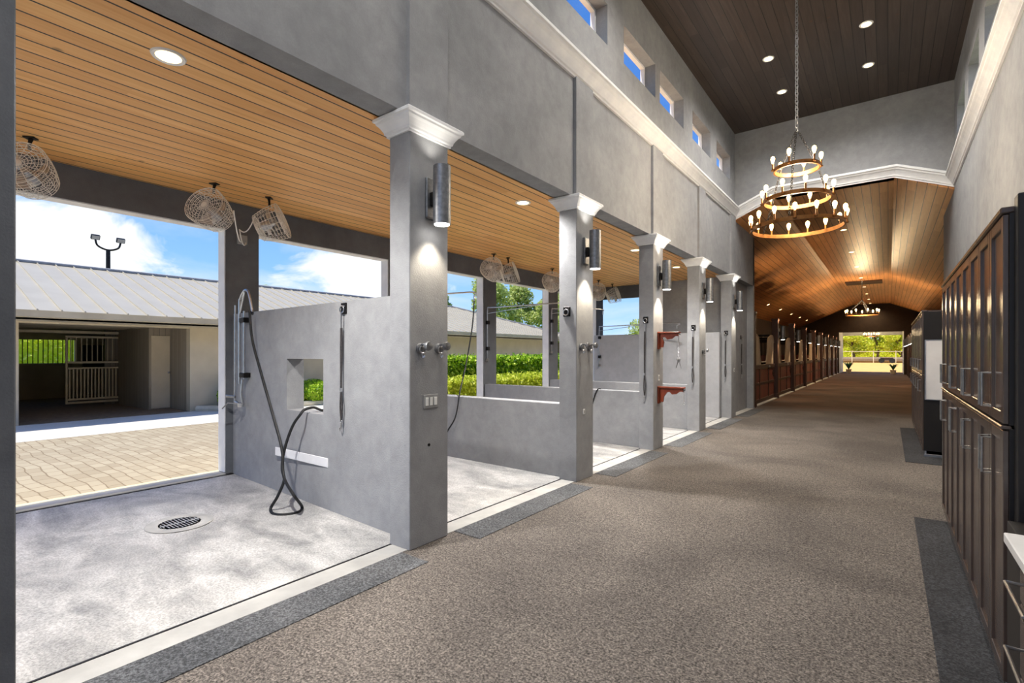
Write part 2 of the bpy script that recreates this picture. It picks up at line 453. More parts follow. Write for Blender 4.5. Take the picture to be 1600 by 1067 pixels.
# thin black strips stand in for the joint shadows along both sills
struct('trim_4', MB().box(-3.315, -3.33, Y0, 13.3, -.1, .006), 'rubber_black')
struct('trim_5', MB().box(XO+.02, XO, Y0, 13.3, -.1, .041), 'rubber_black')

# upper aisle wall with clerestory openings
def wall_with_holes(mb, x0, x1, ya, yb, za, zb, holes):
    """holes: (y0,y1,z0,z1) sharing one z range"""
    if not holes: mb.box(x0, x1, ya, yb, za, zb); return mb
    h0, h1 = holes[0][2], holes[0][3]
    mb.box(x0, x1, ya, yb, za, h0); mb.box(x0, x1, ya, yb, h1, zb)
    y = ya
    for (a, b, _, _) in sorted(holes): mb.box(x0, x1, y, a, h0, h1); y = b
    mb.box(x0, x1, y, yb, h0, h1); return mb
WINY = [(-2.0,-.75), (-.4,.85), (1.7,2.95), (3.2,4.45), (5.10,6.36), (6.90,8.15), (8.36,9.60), (10.15,11.40), (11.90,13.12)]
HZ0, HZ1 = 5.90, 6.47
mb = MB(); wall_with_holes(mb, XW, XB, Y0, YG+.2, ZB, ZT, [(a, b, HZ0, HZ1) for a, b in WINY])
mb.box(XW, XB, YG+.2, YE, ZB, 5.0)
struct('wall_left', mb, 'stucco')
mb = MB(); wall_with_holes(mb, XR, XR+.25, Y0, YG+.2, 0, ZT, [(a, b, HZ0, HZ1) for a, b in WINY])
mb.box(XR, XR+.25, YG+.2, YE+.2, 0, 4.95)
struct('wall_right', mb, 'stucco')
for i, (a, b) in enumerate(WINY):
    for side, xx, s in (('left', XB, 1), ('right', XR+.25, -1)):
        if side == 'left' and i < 4: continue
        if side == 'right' and i < 5: continue
        fr = MB(); t = .035
        X0, X1 = xx, xx+s*.07
        fr.box(X0, X1, a, a+t, HZ0, HZ1); fr.box(X0, X1, b-t, b, HZ0, HZ1); fr.box(X0, X1, a+t, b-t, HZ0, HZ0+t); fr.box(X0, X1, a+t, b-t, HZ1-t, HZ1)
        o = struct('window_%d' % (i+1 if side == 'left' else i+11), fr, 'trim_white')
        MB().box(xx+s*.03, xx+s*.036, a+t, b-t, HZ0+t, HZ1-t).build('window_pane', 'window_glass', o)
# top ceiling, gable walls
mb = MB(); mb.box(XB, XR+.25, Y0, YG+.3, ZT, ZT+.15); struct('ceiling', mb, 'wood_dark')
mb = MB()
mb.prism([(XW-.01, 5.0), (-2.2, ZC), (.1, ZC), (XR+.01, 5.0), (XR+.01, ZT), (XW-.01, ZT)], YG, YG+.2)
struct('wall_back', mb, 'stucco')
mb = MB(); mb.box(XB, XR+.25, YG+.2, YG+.3, 5.9, ZT); struct('wall_back', mb, 'stucco')
# vaulted wood ceiling of the stall wing
def vault(pts, th, ya, yb):
    m = MB(); n = len(pts); poly = pts+[(x, z+th) for x, z in reversed(pts)]; return m.prism(poly, ya, yb)
VP = [(-6.1, 3.65), (-2.2, ZC), (.1, ZC), (4.0, 3.65)]
VP2 = [(-3.14, 4.975), (-2.2, ZC), (.1, ZC), (1.09, 4.955)]
struct('ceiling', vault(VP2, .15, YG-.0, YE), 'wood_vault')
struct('ceiling', vault(VP, .15, YE, YF+.3), 'wood_vault')
# walls of the stall wing
struct('wall_left', MB().box(-6.1, -6.3, YE, YF, 0, 3.9), 'stucco_brown')
struct('wall_right', MB().box(4.0, 4.2, YE, YF, 0, 3.9), 'stucco_brown')
mb = MB(); mb.box(-6.1, -3.38, YE, YE+.12, 0, 4.9); struct('wall_front', mb, 'stucco_brown')
mb = MB(); mb.box(XR+.25, 4.0, YE, YE+.12, 0, 4.9); struct('wall_front', mb, 'stucco_brown')
DX0, DX1, DZ = -3.15, .93, 3.26
mb = MB(); mb.box(-6.1, DX0, YF, YF+.3, 0, 5.5); mb.box(DX1, 4.0, YF, YF+.3, 0, 5.5); mb.box(DX0, DX1, YF, YF+.3, DZ, 5.5)
struct('wall_back', mb, 'stucco_brown')
struct('floor', MB().box(-6.1, -3.32, YE, YF, -.15, -.01), 'stall_floor_dark')
struct('floor', MB().box(1.25, 4.0, YE, YF, -.15, -.01), 'stall_floor_dark')
struct('trim_6', MB().box(-3.32, -3.14, YE, YF, -.1, .03, .005), 'sill_concrete')
# porch beyond the far door
mb = MB(); mb.box(DX0, DX0-.3, YF+.3, YF+4.6, 0, 3.6); struct('wall_left', mb, 'stucco_pale')
mb = MB(); mb.box(DX1, DX1+.3, YF+.3, YF+4.6, 0, 3.6); struct('wall_right', mb, 'stucco_pale')
struct('ceiling', MB().box(DX0-.3, DX1+.3, YF+.3, YF+4.6, 3.4, 3.6), 'stucco_pale')
struct('wall_back', MB().box(DX0, DX1, YF+4.3, YF+4.6, 3.12, 3.4), 'stucco_pale')
struct('floor', MB().box(DX0, DX1, YF, YF+4.6, -.15, 0), 'floor_rubber')
# vaulted opening moulding and long crown mouldings
def crown_poly(h, p):
    """profile: (projection, height) from the wall outwards"""
    return [(0, 0), (.18*p, 0), (.18*p, .10*h), (.30*p, .14*h), (.34*p, .26*h), (.46*p, .40*h), (.62*p, .55*h), (.80*p, .66*h), (.84*p, .76*h), (1*p, .80*h), (1*p, .93*h), (.92*p, h), (0, h)]
cp = crown_poly(.25, .15)
struct('trim_7', MB().prism([(XW+a, ZS+b) for a, b in cp], Y0, YG), 'trim_white')
struct('trim_8', MB().prism([(XR-a, ZS+b) for a, b in cp], Y0, YG), 'trim_white')
def crown_path(path, prof, yw):
    """moulding against a wall facing -y, following a path of (x, z)"""
    m = MB(); n = len(prof); vs = []
    nor = []
    for i in range(len(path)):
        ds = []
        if i > 0: ds.append(Vector((path[i][0]-path[i-1][0], path[i][1]-path[i-1][1])).normalized())
        if i < len(path)-1: ds.append(Vector((path[i+1][0]-path[i][0], path[i+1][1]-path[i][1])).normalized())
        ns = [Vector((-d.y, d.x)) for d in ds]; a = sum(ns, Vector((0,0))).normalized(); a = a/max(.3, a.dot(ns[0])); nor.append(a)
    for (x, z), a in zip(path, nor):
        for (pr, h) in prof: vs.append((x+a.x*h, yw-pr, z+a.y*h))
    fs = []
    for i in range(len(path)-1):
        for k in range(n): fs.append((i*n+k, i*n+(k+1) % n, (i+1)*n+(k+1) % n, (i+1)*n+k))
    fs += [tuple(range(n)), tuple((len(path)-1)*n+k for k in range(n))]
    return m.raw(vs, fs)
struct('trim_9', crown_path([(XW, 5.0), (-2.2, ZC), (.1, ZC), (XR, 5.0)], cp, YG), 'trim_white')

# wash bay ceiling, outer wall and end walls
struct('ceiling', MB().box(XB+.02, XO-.75, Y0, 13.5, ZB, ZB+.15), 'wood_bay')
mb = MB()
mb.box(XO, XO-.2, Y0, 13.5, 3.20, ZB)
OP = [2.90, 5.52, 8.02, 10.55, 13.1]
for y in OP: mb.box(XO, XO-.2, y, y+.42, .0, 3.20)
mb.box(XO, XO-.2, Y0, -2.3, 0, 3.2); mb.box(XO, XO-.2, .05, .45, 0, 3.2)
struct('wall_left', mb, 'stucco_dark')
# outer opening reveals: their brightness is put into colour as thin white linings
mb = MB()
edges = [-2.3, .05, .45]+[q for y in OP for q in (y, y+.42)]
for y in OP: mb.box(XO-.012, XO-.188, y-.012, y, .07, 3.188)
for a, b in ((-2.3,.05), (.45,2.9), (3.32,5.52), (5.94,8.02), (8.44,10.55), (10.97,13.1)): mb.box(XO-.012, XO-.188, a, b, 3.188, 3.2)
struct('trim_10', mb, 'trim_white')
struct('wall_back', MB().box(-5.35, -3.38, 13.42, 13.6, 0, ZB), 'stucco')
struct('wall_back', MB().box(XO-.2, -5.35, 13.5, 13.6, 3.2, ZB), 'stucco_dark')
# closed wall between the last column and the stall wing
struct('wall_left', MB().box(-3.30, -3.5, 13.5, YE+.01, 0, ZB), 'stucco')
struct('wall_left', MB().box(-3.13, -3.38, YE-.13, YE+.02, 0, 5.0), 'stucco')

# ------------------------------------------------------------------ columns
ORD = ['nearest to the camera at the left picture edge', 'carrying a three-gang switch and two tie hooks', 'second along, with a tie ring block on its near face',
       'third along, with two red-brown wooden saddle racks', 'fourth along, with one dark cross-tie and a chrome hook', 'fifth and last before the closed wall']
def capital(x0, x1, y0, y1, z0, h, p):
    m = MB(); prof = crown_poly(h, p); vs = []; n = len(prof)
    for (a, b) in prof: vs += [(x0-a, y0-a, z0+b), (x1+a, y0-a, z0+b), (x1+a, y1+a, z0+b), (x0-a, y1+a, z0+b)]
    fs = []
    for i in range(1, n-1):
        for k in range(4): fs.append((i*4+k, i*4+(k+1) % 4, (i+1)*4+(k+1) % 4, (i+1)*4+k))
    fs += [(4,5,6,7), ((n-1)*4+3, (n-1)*4+2, (n-1)*4+1, (n-1)*4)]
    return m.raw(vs, fs)
for i, y in enumerate(COLY):
    e = empty('column', (XC-.13, y+.22, 0), 'grey stucco aisle column with white capital, '+ORD[i], 'column', 'square grey columns along the wash bays')
    MB().box(XC-.25, XC, y, y+.44, 0, ZB-.02, .006).build('shaft', 'stucco_dark' if i == 0 else 'stucco', e)  # nearest shaft: its shade is put into the colour with darker stucco
    tag(capital(XC-.25, XC, y, y+.44, 3.40, .155, .10).build('capital', 'trim_white', e), 'white moulded capital')
    MB().box(XW-.01, XC, y, y+.44, ZB, ZS+.01).build('pilaster', 'stucco', e)

# ------------------------------------------------------------------ bay partitions
def ang_wall(x0, y0, x1, y1, th, z0, z1, hole=None):
    """wall from (x0,y0) to (x1,y1) by its near face; hole=(s0,s1,z0,z1) along it"""
    m = MB(); d = Vector((x1-x0, y1-y0)); L = d.length; a = math.atan2(d.y, d.x)
    M = Matrix.Translation((x0, y0, 0)) @ Matrix.Rotation(a, 4, 'Z')
    # the wall runs towards -x, so its far side is on the local -y side
    def bx(s0, s1, a0, a1): m.box(s0, s1, -th, 0, a0, a1, 0, M)
    if hole:
        bx(0, L, z0, hole[2]); bx(0, L, hole[3], z1); bx(0, hole[0], hole[2], hole[3]); bx(hole[1], L, hole[2], hole[3])
    else: bx(0, L, z0, z1)
    return m
pw = tag(ang_wall(-3.345, 2.87, XO+.0, 2.99, .20, 0.0, 2.11, (1.28, 2.04, .97, 1.54)).build('partition_wall', 'stucco'),
    'tall grey wash bay partition with a small square opening and white bumper strip', 'partition wall', 'wash bay partitions')
tag(MB().box(-3.345, XO, 5.52, 5.70, 0, .95, .008).build('partition_wall', 'stucco'), 'low grey partition ending at the second full column', 'partition wall', 'wash bay partitions')
tag(MB().box(-3.345, XO, 8.05, 8.23, 0, .95, .008).build('partition_wall', 'stucco'), 'low grey partition ending at the column with the saddle racks', 'partition wall', 'wash bay partitions')
tag(MB().box(-3.345, XO, 10.58, 10.80, 0, .94, .008).build('partition_wall', 'stucco'), 'low grey partition ending at the fourth column, tall pale one behind', 'partition wall', 'wash bay partitions')
tag(MB().box(-3.345, XO, 12.95, 13.15, 0, 2.12, .008).build('partition_wall', 'stucco_pale'), 'tall pale partition closing the last wash bay', 'partition wall', 'wash bay partitions')

# rubber mats on the aisle floor along sill and lockers
ml = ['in front of the nearest wash bay', 'between the switch column and the second column', 'between the second column and the saddle rack column', 'between the saddle rack column and the fourth column', 'between the fourth and the fifth column', 'before the closed wall beyond the fifth column']
my = [(.5, 2.66), (3.26, 5.32), (5.96, 7.88), (8.5, 10.38), (11.0, 13.0), (13.6, 15.7)]
for (a, b), l in zip(my, ml):
    tag(MB().box(-3.115, -2.81, a, b, 0, .006, .002).build('rubber_mat', 'mat_grey'), 'dark rubber strip mat '+l, 'mat', 'dark strip mats along the bays')
tag(MB().box(.20, .52, 1.0, 6.25, 0, .006, .002).build('rubber_mat', 'mat_rubber'), 'long dark rubber mat in front of the nearest lockers', 'mat', 'dark mats before the lockers')
tag(MB().box(.20, 1.07, 9.35, 13.6, 0, .006, .002).build('rubber_mat', 'mat_rubber'), 'dark rubber mat under the locker row with the whiteboard', 'mat', 'dark mats before the lockers')

# ------------------------------------------------------------------ sconces
def make_sconce():
    e = empty('wall_sconce', (0,0,0), 'x', 'wall lamp')
    MB().box(0, .03, -.06, .06, -.17, .17, .008).build('back_plate', 'metal_grey', e)
    MB().tube([(.02, 0, .03), (.08, 0, .03)], .018).tube([(.02, 0, -.06), (.08, 0, -.06)], .012).box(.03, .07, -.03, .03, -.07, .045, .006).build('bracket', 'metal_black', e)
    MB().lathe([(.066, -.235), (.073, -.235), (.073, .245), (.066, .245), (.066, .23), (.0, .23)], (.145, 0, 0)).lathe([(.068, -.234), (.068, .23)], (.145, 0, 0)).build('lamp_body', 'metal_grey', e)
    tag(MB().lathe([(0, -.2405), (.062, -.2405), (.062, -.2355), (0, -.2355)], (.145, 0, 0)).build('lens', 'lamp_white', e), 'glowing lens')
    return e
sconce0 = make_sconce()
def sconce(x, y, z, label, group, en, first=[True], up=.17, warm=(1, .86, .66)):
    o = sconce0 if first[0] else copy_tree(sconce0); first[0] = False
    place(o, (x, y, z), 0, label, group)
    lamp('SPOT', o, (.12, 0, -.26), en, warm, (0, 0, 0), .03, 92, .7)
    if up: lamp('SPOT', o, (.12, 0, .25), en*up, (1, .95, .85) if up < 1 else warm, (PI, 0, 0), .03, 100, .7)
    return o
for i, y in enumerate(COLY[1:]):
    sconce(XC, y+.22, 2.90, 'brushed cylinder wall lamp on the '+['column with the three-gang switch', 'second column from the camera side', 'column with the saddle racks', 'fourth column', 'fifth column, last of the grey ones'][i],
           'cylinder lamps on the grey columns', LW_SCONCE)

# ------------------------------------------------------------------ recessed ceiling lights
def downlight(x, y, z, label, group, en, color, r=.085, tilt=0.0, spot=150):
    e = empty('recessed_light', (x, y, z), label, 'ceiling light', group); e['_w'] = (0,0,0); e.rotation_euler = (0, tilt, 0)
    MB().lathe([(r*.86, .002), (r*.86, -.006), (r*1.12, -.010), (r*1.2, .002)]).build('trim_ring', 'trim_white', e, )
    MB().lathe([(0, -.004), (r*.88, -.004), (r*.88, .002), (0, .002)]).build('lens', 'lamp_warm', e)
    if en: lamp('SPOT', e, (0, 0, -.03), en, color, (0, 0, 0), r*.8, spot, .9)
    return e
WARM = (1, .95, .88)
for i, (x, y) in enumerate([(-3.79,1.26), (-3.79,5.26), (-3.83,8.96), (-3.85,11.3)]):
    downlight(x, y, ZB-.001, 'warm round light in the orange wood bay ceiling, '+['large one at upper left', 'between the first two columns', 'beside the third column capital', 'beside the fourth column capital'][i],
              'recessed lights of the bay ceiling', LW_BAY*(1, 1, .8, .35)[i], (1, .97, .93), .085)
for i, (x, y) in enumerate([(-1.82,10.5), (-1.82,12.0), (-.30,10.4), (-.31,11.9)]):
    downlight(x, y, ZT-.001, ['upper left warm light in the dark board ceiling', 'lower left warm light in the dark board ceiling', 'upper right warm light in the dark board ceiling', 'lower right warm light in the dark board ceiling'][i], 'recessed lights of the dark ceiling', LW_AISLE, WARM, .085)
for i, (x, y) in enumerate([(-1.82,6.0), (-.30,6.0), (-1.82,1.5), (-.30,1.5), (-1.82,-2), (-.30,-2)]):  # unseen lights added to brighten the hall
    downlight(x, y, ZT-.001, 'added warm light of the dark ceiling, unseen above the picture edge', 'recessed lights of the dark ceiling', LW_AISLE, WARM, .085)
for i, y in enumerate([18.4, 22.6, 26.6, 30.6, 34.9, 39, 43, 46.6]):
    downlight(-1.1, y, ZC-.001, ['nearest', 'second', 'third', 'fourth', 'fifth', 'sixth', 'seventh', 'farthest'][i]+' small light along the middle of the vaulted ceiling', 'recessed lights along the vault', LW_VAULT, (1, .74, .44), .085)
sl_ = (ZC-3.65)/3.9
for i, y in enumerate([28.8, 32.5, 36.6, 40.4, 44.2]):
    x = -5.0; downlight(x, y, ZC-sl_*(-2.2-x)-.004, ['nearest', 'second', 'middle', 'fourth', 'farthest'][i]+' of the lights in the left slope over the stalls', 'recessed lights over the stalls', LW_VAULT*.5, (1, .74, .44), .08, -math.atan(sl_))

# ------------------------------------------------------------------ chandeliers
def bulb_candle(e, x, y, z, s=1.0):
    c = MB().lathe([(.020*s, -.03), (.026*s, -.02), (.026*s, -.012), (.013*s, -.008), (.013*s, .075*s)], (x, y, z), n=10).build('candle_sleeve', 'metal_bronze', e)
    b = MB().lathe([(.011*s, .075*s), (.013*s, .09*s), (.026*s, .125*s), (.029*s, .15*s), (.022*s, .175*s), (0, .19*s)], (x, y, z), n=10).build('bulb', 'lamp_bulb', c)
def hoop(e, R, z, h=.055, w=.022):
    n = 48; m = MB().lathe([(R-w, z), (R, z), (R, z+h), (R-w, z+h), (R-w, z)], n=n)
    return m.build('hoop', 'metal_bronze', e)
def chain_pts(mb, a, b, link=.05, r=.0045):
    a = Vector(a); b = Vector(b); d = b-a; n = max(2, int(d.length/(link*.75))); t = d.normalized()
    s1 = t.orthogonal().normalized(); s2 = t.cross(s1)
    for i in range(n):
        c = a+d*((i+.5)/n); s = s1 if i % 2 else s2; p = []
        for k in range(10):
            q = 2*PI*k/10; p.append(c+t*(math.cos(q)*link*.55)+s*(math.sin(q)*link*.28))
        mb.tube(p, r, 4, closed=True)
    return mb
CXX, CYY = -1.06, 8.25
ch = empty('chandelier', (CXX, CYY, 3.38), 'three-tier bronze hoop chandelier hung by a chain before the vault', 'chandelier')
ch['_w'] = (0,0,0)
for R, z, nb, ph in ((.60, .02, 15, .2), (.44, .42, 10, .05), (.30, .87, 6, .35)):
    hoop(ch, R, z)
    for k in range(nb):
        a = 2*PI*k/nb+ph; bulb_candle(ch, (R+.012)*math.cos(a), (R+.012)*math.sin(a), z+.05)
m = MB()
for k in range(3):
    a = 2*PI*k/3+.5
    ca, sa = math.cos(a), math.sin(a)
    chain_pts(m, (.285*ca, .285*sa, .92), (.02*ca, .02*sa, 1.44)); chain_pts(m, (.425*ca, .425*sa, .47), (.295*ca, .295*sa, .88)); chain_pts(m, (.585*ca, .585*sa, .07), (.43*ca, .43*sa, .43))
m.build('hoop_chain', 'metal_black', ch)
m = MB(); chain_pts(m, (0, 0, 1.44), (0, 0, 3.78), .075, .0065); m.build('main_chain', 'plastic_grey', ch)
MB().lathe([(.07, 3.82), (.07, 3.80), (.03, 3.77), (.012, 3.76)]).build('ceiling_canopy', 'metal_bronze', ch)
lamp('POINT', ch, (0, 0, .55), LW_CHAND, (1, .82, .58), size=.35)
lamp('POINT', ch, (0, 0, .95), LW_CHAND*.35, (1, .9, .76), size=.2)
def small_chand(loc, top, label, R=.70):
    c = empty('chandelier', loc, label, 'chandelier'); c['_w'] = (0,0,0)
    hoop(c, R, 0, .06, .03)
    for k in range(9): a = 2*PI*k/9+.2; bulb_candle(c, R*math.cos(a), R*math.sin(a), .05, 1.3)
    m = MB()
    for k in range(3): a = 2*PI*k/3+.9; chain_pts(m, (R*math.cos(a), R*math.sin(a), .05), (0, 0, .75), .09, .009)
    m.tube([(0,0,.75), (0,0,top-loc[2])], .012, 6); m.build('hoop_chain', 'metal_black', c)
    lamp('POINT', c, (0, 0, .3), 160, (1, .74, .42), size=.3)
    return c
small_chand((-1.06, 30.7, 3.52), ZC, 'single-hoop chandelier hanging far down the stall aisle')
small_chand((-1.1, 49.9, 2.96), 3.4, 'small far chandelier in the porch beyond the end door', .5)
tag(MB().box(-1.85, -.25, 31.9, 33.3, ZC-.05, ZC-.001, .01).build('ceiling_hatch', 'post_wood'), 'reddish-brown rectangular hatch in the vaulted ceiling', 'ceiling hatch')
tag(MB().box(-1.35, -.95, 7.15, 7.72, ZT-.02, ZT-.001, .004).build('ceiling_vent', 'cabinet_side'), 'dark square ceiling vent at the top picture edge', 'vent')

def smooth(pts, k=6):
    pts = [Vector(p) for p in pts]; out = []
    for i in range(len(pts)-1):
        p0 = pts[max(0,i-1)]; p1 = pts[i]; p2 = pts[i+1]; p3 = pts[min(len(pts)-1, i+2)]
        for j in range(k):
            t = j/k; out.append(.5*((2*p1)+(-p0+p2)*t+(2*p0-5*p1+4*p2-p3)*t*t+(-p0+3*p1-3*p2+p3)*t*t*t))
    return out+[pts[-1]]

# ------------------------------------------------------------------ cage fans
def make_fan():
    e = empty('barn_fan', (0,0,0), 'x', 'fan')
    T = Matrix.Translation((0, 0, -.34)) @ Matrix.Rotation(math.radians(-20), 4, 'X')   # axis along -y, nodding down
    def put(mb, name, mat, par):
        mb.v = [tuple(T @ Vector(q)) for q in mb.v]; return mb.build(name, mat, par)
    R, D = .22, .30
    m = MB()
    for k in range(8): m.ring((0, -D/2, 0), .03+k*(R-.03)/7.6, .0024, 'y', 28, 4)
    for k in range(9):
        f = k/8; m.ring((0, -D/2+D*f, 0), R*(1-.26*f*f), .0024 if 0 < k < 8 else .004, 'y', 32, 4)
    for k in range(7): m.ring((0, D/2, 0), .03+k*(R*.74-.03)/7, .0024, 'y', 28, 4)
    for k in range(18):
        a = 2*PI*k/18; c, s = math.cos(a), math.sin(a)
        m.tube([(.03*c, -D/2, .03*s), (R*c, -D/2, R*s), (R*.935*c, 0, R*.935*s), (R*.74*c, D/2, R*.74*s), (.03*c, D/2, .03*s)], .0024, 4)
    put(m, 'cage', 'metal_wire', e)
    tag(put(MB().lathe([(0, -D/2-.006), (.028, -D/2-.004), (.03, -D/2+.01), (0, -D/2+.012)], axis='y'), 'badge', 'plastic_white', e), 'white centre badge')
    put(MB().lathe([(0, .0), (.05, .005), (.056, .03), (.056, .10), (.04, .118), (0, .12)], axis='y'), 'motor', 'metal_steel', e)
    m = MB()
    for k in range(3):
        vs = []; a0 = 2*PI*k/3
        for i in range(5):
            for j in range(4):
                r = .03+.15*i/4; a = a0+(-.1+ (.5+.12*i)*j/3); vs.append((r*math.cos(a), -.05+.04*j/3, r*math.sin(a)))
        n = len(vs); vs += [(x, y+.004, z_) for x, y, z_ in vs]; fs = []
        for i in range(4):
            for j in range(3):
                q = i*4+j; fs += [(q, q+1, q+5, q+4), (n+q, n+q+4, n+q+5, n+q+1)]
        m.raw(vs, fs, True)
    m.lathe([(0, -.06), (.03, -.055), (.035, .0), (0, 0)], axis='y')
    put(m, 'blades', 'metal_steel', e)
    m = MB().tube([(0, .05, .0), (0, .05, -.11)], .02, 8); put(m, 'capacitor', 'plastic_white', e)
    MB().tube([(0, .02, -.115), (0, .02, -.06), (.01, .03, 0)], [.014, .013, .02], 8).box(-.04, .05, -.01, .06, -.012, 0, .003).build('hanger', 'metal_black', e)
    return e
fan0 = make_fan()
FANS = [(-6.2, .96, .9, 'cropped at the left picture edge'), (-6.2, 2.50, .55, 'large one left of the first outer pillar'), (-6.2, 3.18, 2.35, 'right one of the pair by the first outer pillar'),
        (-6.2, 7.6, .35, 'left one of the pair seen just right of the switch column'), (-6.2, 8.12, 2.3, 'right one of the pair seen just right of the switch column'),
        (-6.2, 9.75, .5, 'half hidden behind the second column'), (-6.2, 12.05, .3, 'left one of the pair seen past the second column'), (-6.2, 12.95, 2.2, 'right one of the pair seen past the second column')]
for i, (x, y, a, l) in enumerate(FANS):
    o = fan0 if i == 0 else copy_tree(fan0); place(o, (x, y, ZB), a, 'wire cage fan, '+l, 'cage fans under the bay ceiling')
ob = tag(MB().box(XO+.001, XO+.05, 3.03, 3.15, 3.03, 3.15, .006).box(XO+.05, XO+.056, 3.05, 3.13, 3.06, 3.12, .002).build('outlet_box', 'plastic_grey'), 'small grey outlet box high on the first outer pillar', 'outlet')
def sag(a, b, drop, n=14):
    a = Vector(a); b = Vector(b); return [a.lerp(b, i/n)-Vector((0,0,drop*4*(i/n)*(1-i/n))) for i in range(n+1)]
tag(MB().tube(sag((-6.2+.12, 2.68, 3.26), (XO+.07, 3.07, 3.06), .12), .007, 6).build('power_cord', 'plastic_white'), 'white cord from the large left fan to the outlet box', 'power cord', 'fan cords')
tag(MB().tube(sag((-6.35, 3.05, 3.32), (-6.6, 2.98, 3.18), .10)+sag((-6.6, 2.98, 3.18), (XO+.07, 3.12, 3.05), .10)[1:], .007, 6).build('power_cord', 'plastic_white'), 'white cord looping from the right fan to the outlet box', 'power cord', 'fan cords')

# ------------------------------------------------------------------ wash boom, hose
def yn(x): return 2.87+(x+3.345)/(XO+3.345)*.12    # near face of the tall partition
bx_, by_ = -6.42, yn(-6.42)-.03
e = empty('wash_boom', (bx_, by_, .9), 'chrome folding hose boom fixed at the far end of the tall partition', 'hose boom')
MB().tube(smooth([(bx_, by_-.05, 1.22), (bx_, by_-.05, 2.16), (bx_+.02, by_-.05, 2.27), (bx_+.12, by_-.05, 2.36), (bx_+.21, by_-.05, 2.36), (bx_+.27, by_-.05, 2.27), (bx_+.33, by_-.05, 2.10)], 4), .015, 8).build('boom_arm', 'metal_steel', e)
MB().tube([(bx_+.02, by_-.05, 2.10), (bx_+.15, by_-.06, 2.35)], .011, 8).tube([(bx_+.10, by_-.04, 1.28), (bx_+.10, by_-.04, 2.12)], .013, 8).tube([(bx_-.09, by_-.06, .98), (bx_-.09, by_-.06, 2.2)], .010, 8).build('water_pipe', 'metal_steel', e)
for zz_ in (1.30, 1.98): MB().box(bx_-.02, bx_+.13, by_-.06, by_+.03, zz_, zz_+.06, .006).build('clamp', 'metal_black', e)
MB().tube([(bx_+.08, by_-.05, 1.28), (bx_+.07, by_-.06, 1.1), (bx_+.09, by_-.05, .98)], .016, 8).lathe([(0, -.03), (.035, -.03), (.04, .02), (0, .03)], (bx_+.06, by_-.06, .97)).tube([(bx_-.09, by_-.06, 1.0), (bx_+.06, by_-.06, .97)], .014, 8).build('valve', 'metal_steel', e)
MB().tube([(bx_+.02, by_-.08, .98), (bx_-.06, by_-.16, .99), (bx_-.12, by_-.2, .92)], .008, 6).tube([(bx_-.04, by_-.08, 1.06), (bx_-.16, by_-.14, 1.07)], .016, 6).build('tap_lever', 'handle_metal', e)
H = [P(390,486,y=2.78), P(394,530,y=2.76), P(407,580,y=2.73), P(424,640,y=2.70), P(440,700,y=2.66), P(442,735,y=2.63), P(446,752,y=2.60), P(460,775,y=2.57),
     Vector((*P(472,792,z=.03).xy, .03)), Vector((*P(466,800,z=.02).xy, .02)), Vector((*P(446,804,z=.02).xy, .02)), Vector((*P(428,803,z=.02).xy, .02)), Vector((*P(423,796,z=.03).xy, .04)), P(434,775,y=2.58), P(444,750,y=2.63),
     P(441,735,y=2.66), P(442,715,y=2.70), P(448,690,y=2.74), P(458,664,y=2.79), P(469,648,y=2.83), P(476,640,y=2.88), P(490,636.5,y=2.97), P(503,637,y=3.06), P(512,641,y=3.15)]
H[-3].z = max(H[-3].z, .985); H[-2].z = .985; H[-1].z = .985; H.append(H[-1]+Vector((.1, .12, -.1)))
H[-1].z = .93; H[-1].y = 3.25
tag(MB().tube(smooth(H, 6), .0145, 8).build('water_hose', 'rubber_black'), 'long black hose from the chrome boom, twisted onto the floor and up through the opening', 'hose')
tag(MB().tube(smooth([(bx_+.33, by_-.05, 2.12), (bx_+.345, by_-.055, 2.07), tuple(H[0])], 4), .012, 8).build('hose_end', 'rubber_black'), 'short black hose end clamped onto the tip of the chrome boom', 'hose')
# white bumper strip, drain
M_ = MB()
a_ = P(433,722,y=2.93); b_ = P(511,757,y=2.90)
M_.box(a_.x, b_.x, yn(a_.x)-.03, yn(b_.x)-.006, .44, .535, .004)
tag(M_.build('bumper_board', 'board_white'), 'narrow white board screwed low on the tall partition', 'board')
d = empty('floor_drain', (-5.26, 1.84, .02), 'round metal drain cover set in the nearest bay floor', 'drain cover')
MB().lathe([(.17, .0), (.26, .0), (.27, .006), (.26, .010), (.24, .006), (.20, .006), (.18, .010), (.17, .006)], (-5.26, 1.84, .018), n=40).build('frame', 'sill_concrete', d)
m = MB().lathe([(0, .0), (.168, .0), (.168, .006), (0, .006)], (-5.26, 1.84, .018), n=40).box(-5.27, -5.25, 1.68, 2.0, .022, .027)
for k in range(-5, 6):
    wl = math.sqrt(max(.001, .15**2-(k*.028)**2)); m.box(-5.26-wl, -5.26+wl, 1.84+k*.028-.005, 1.84+k*.028+.005, .022, .0265)
m.build('grate', 'plastic_grey', d)

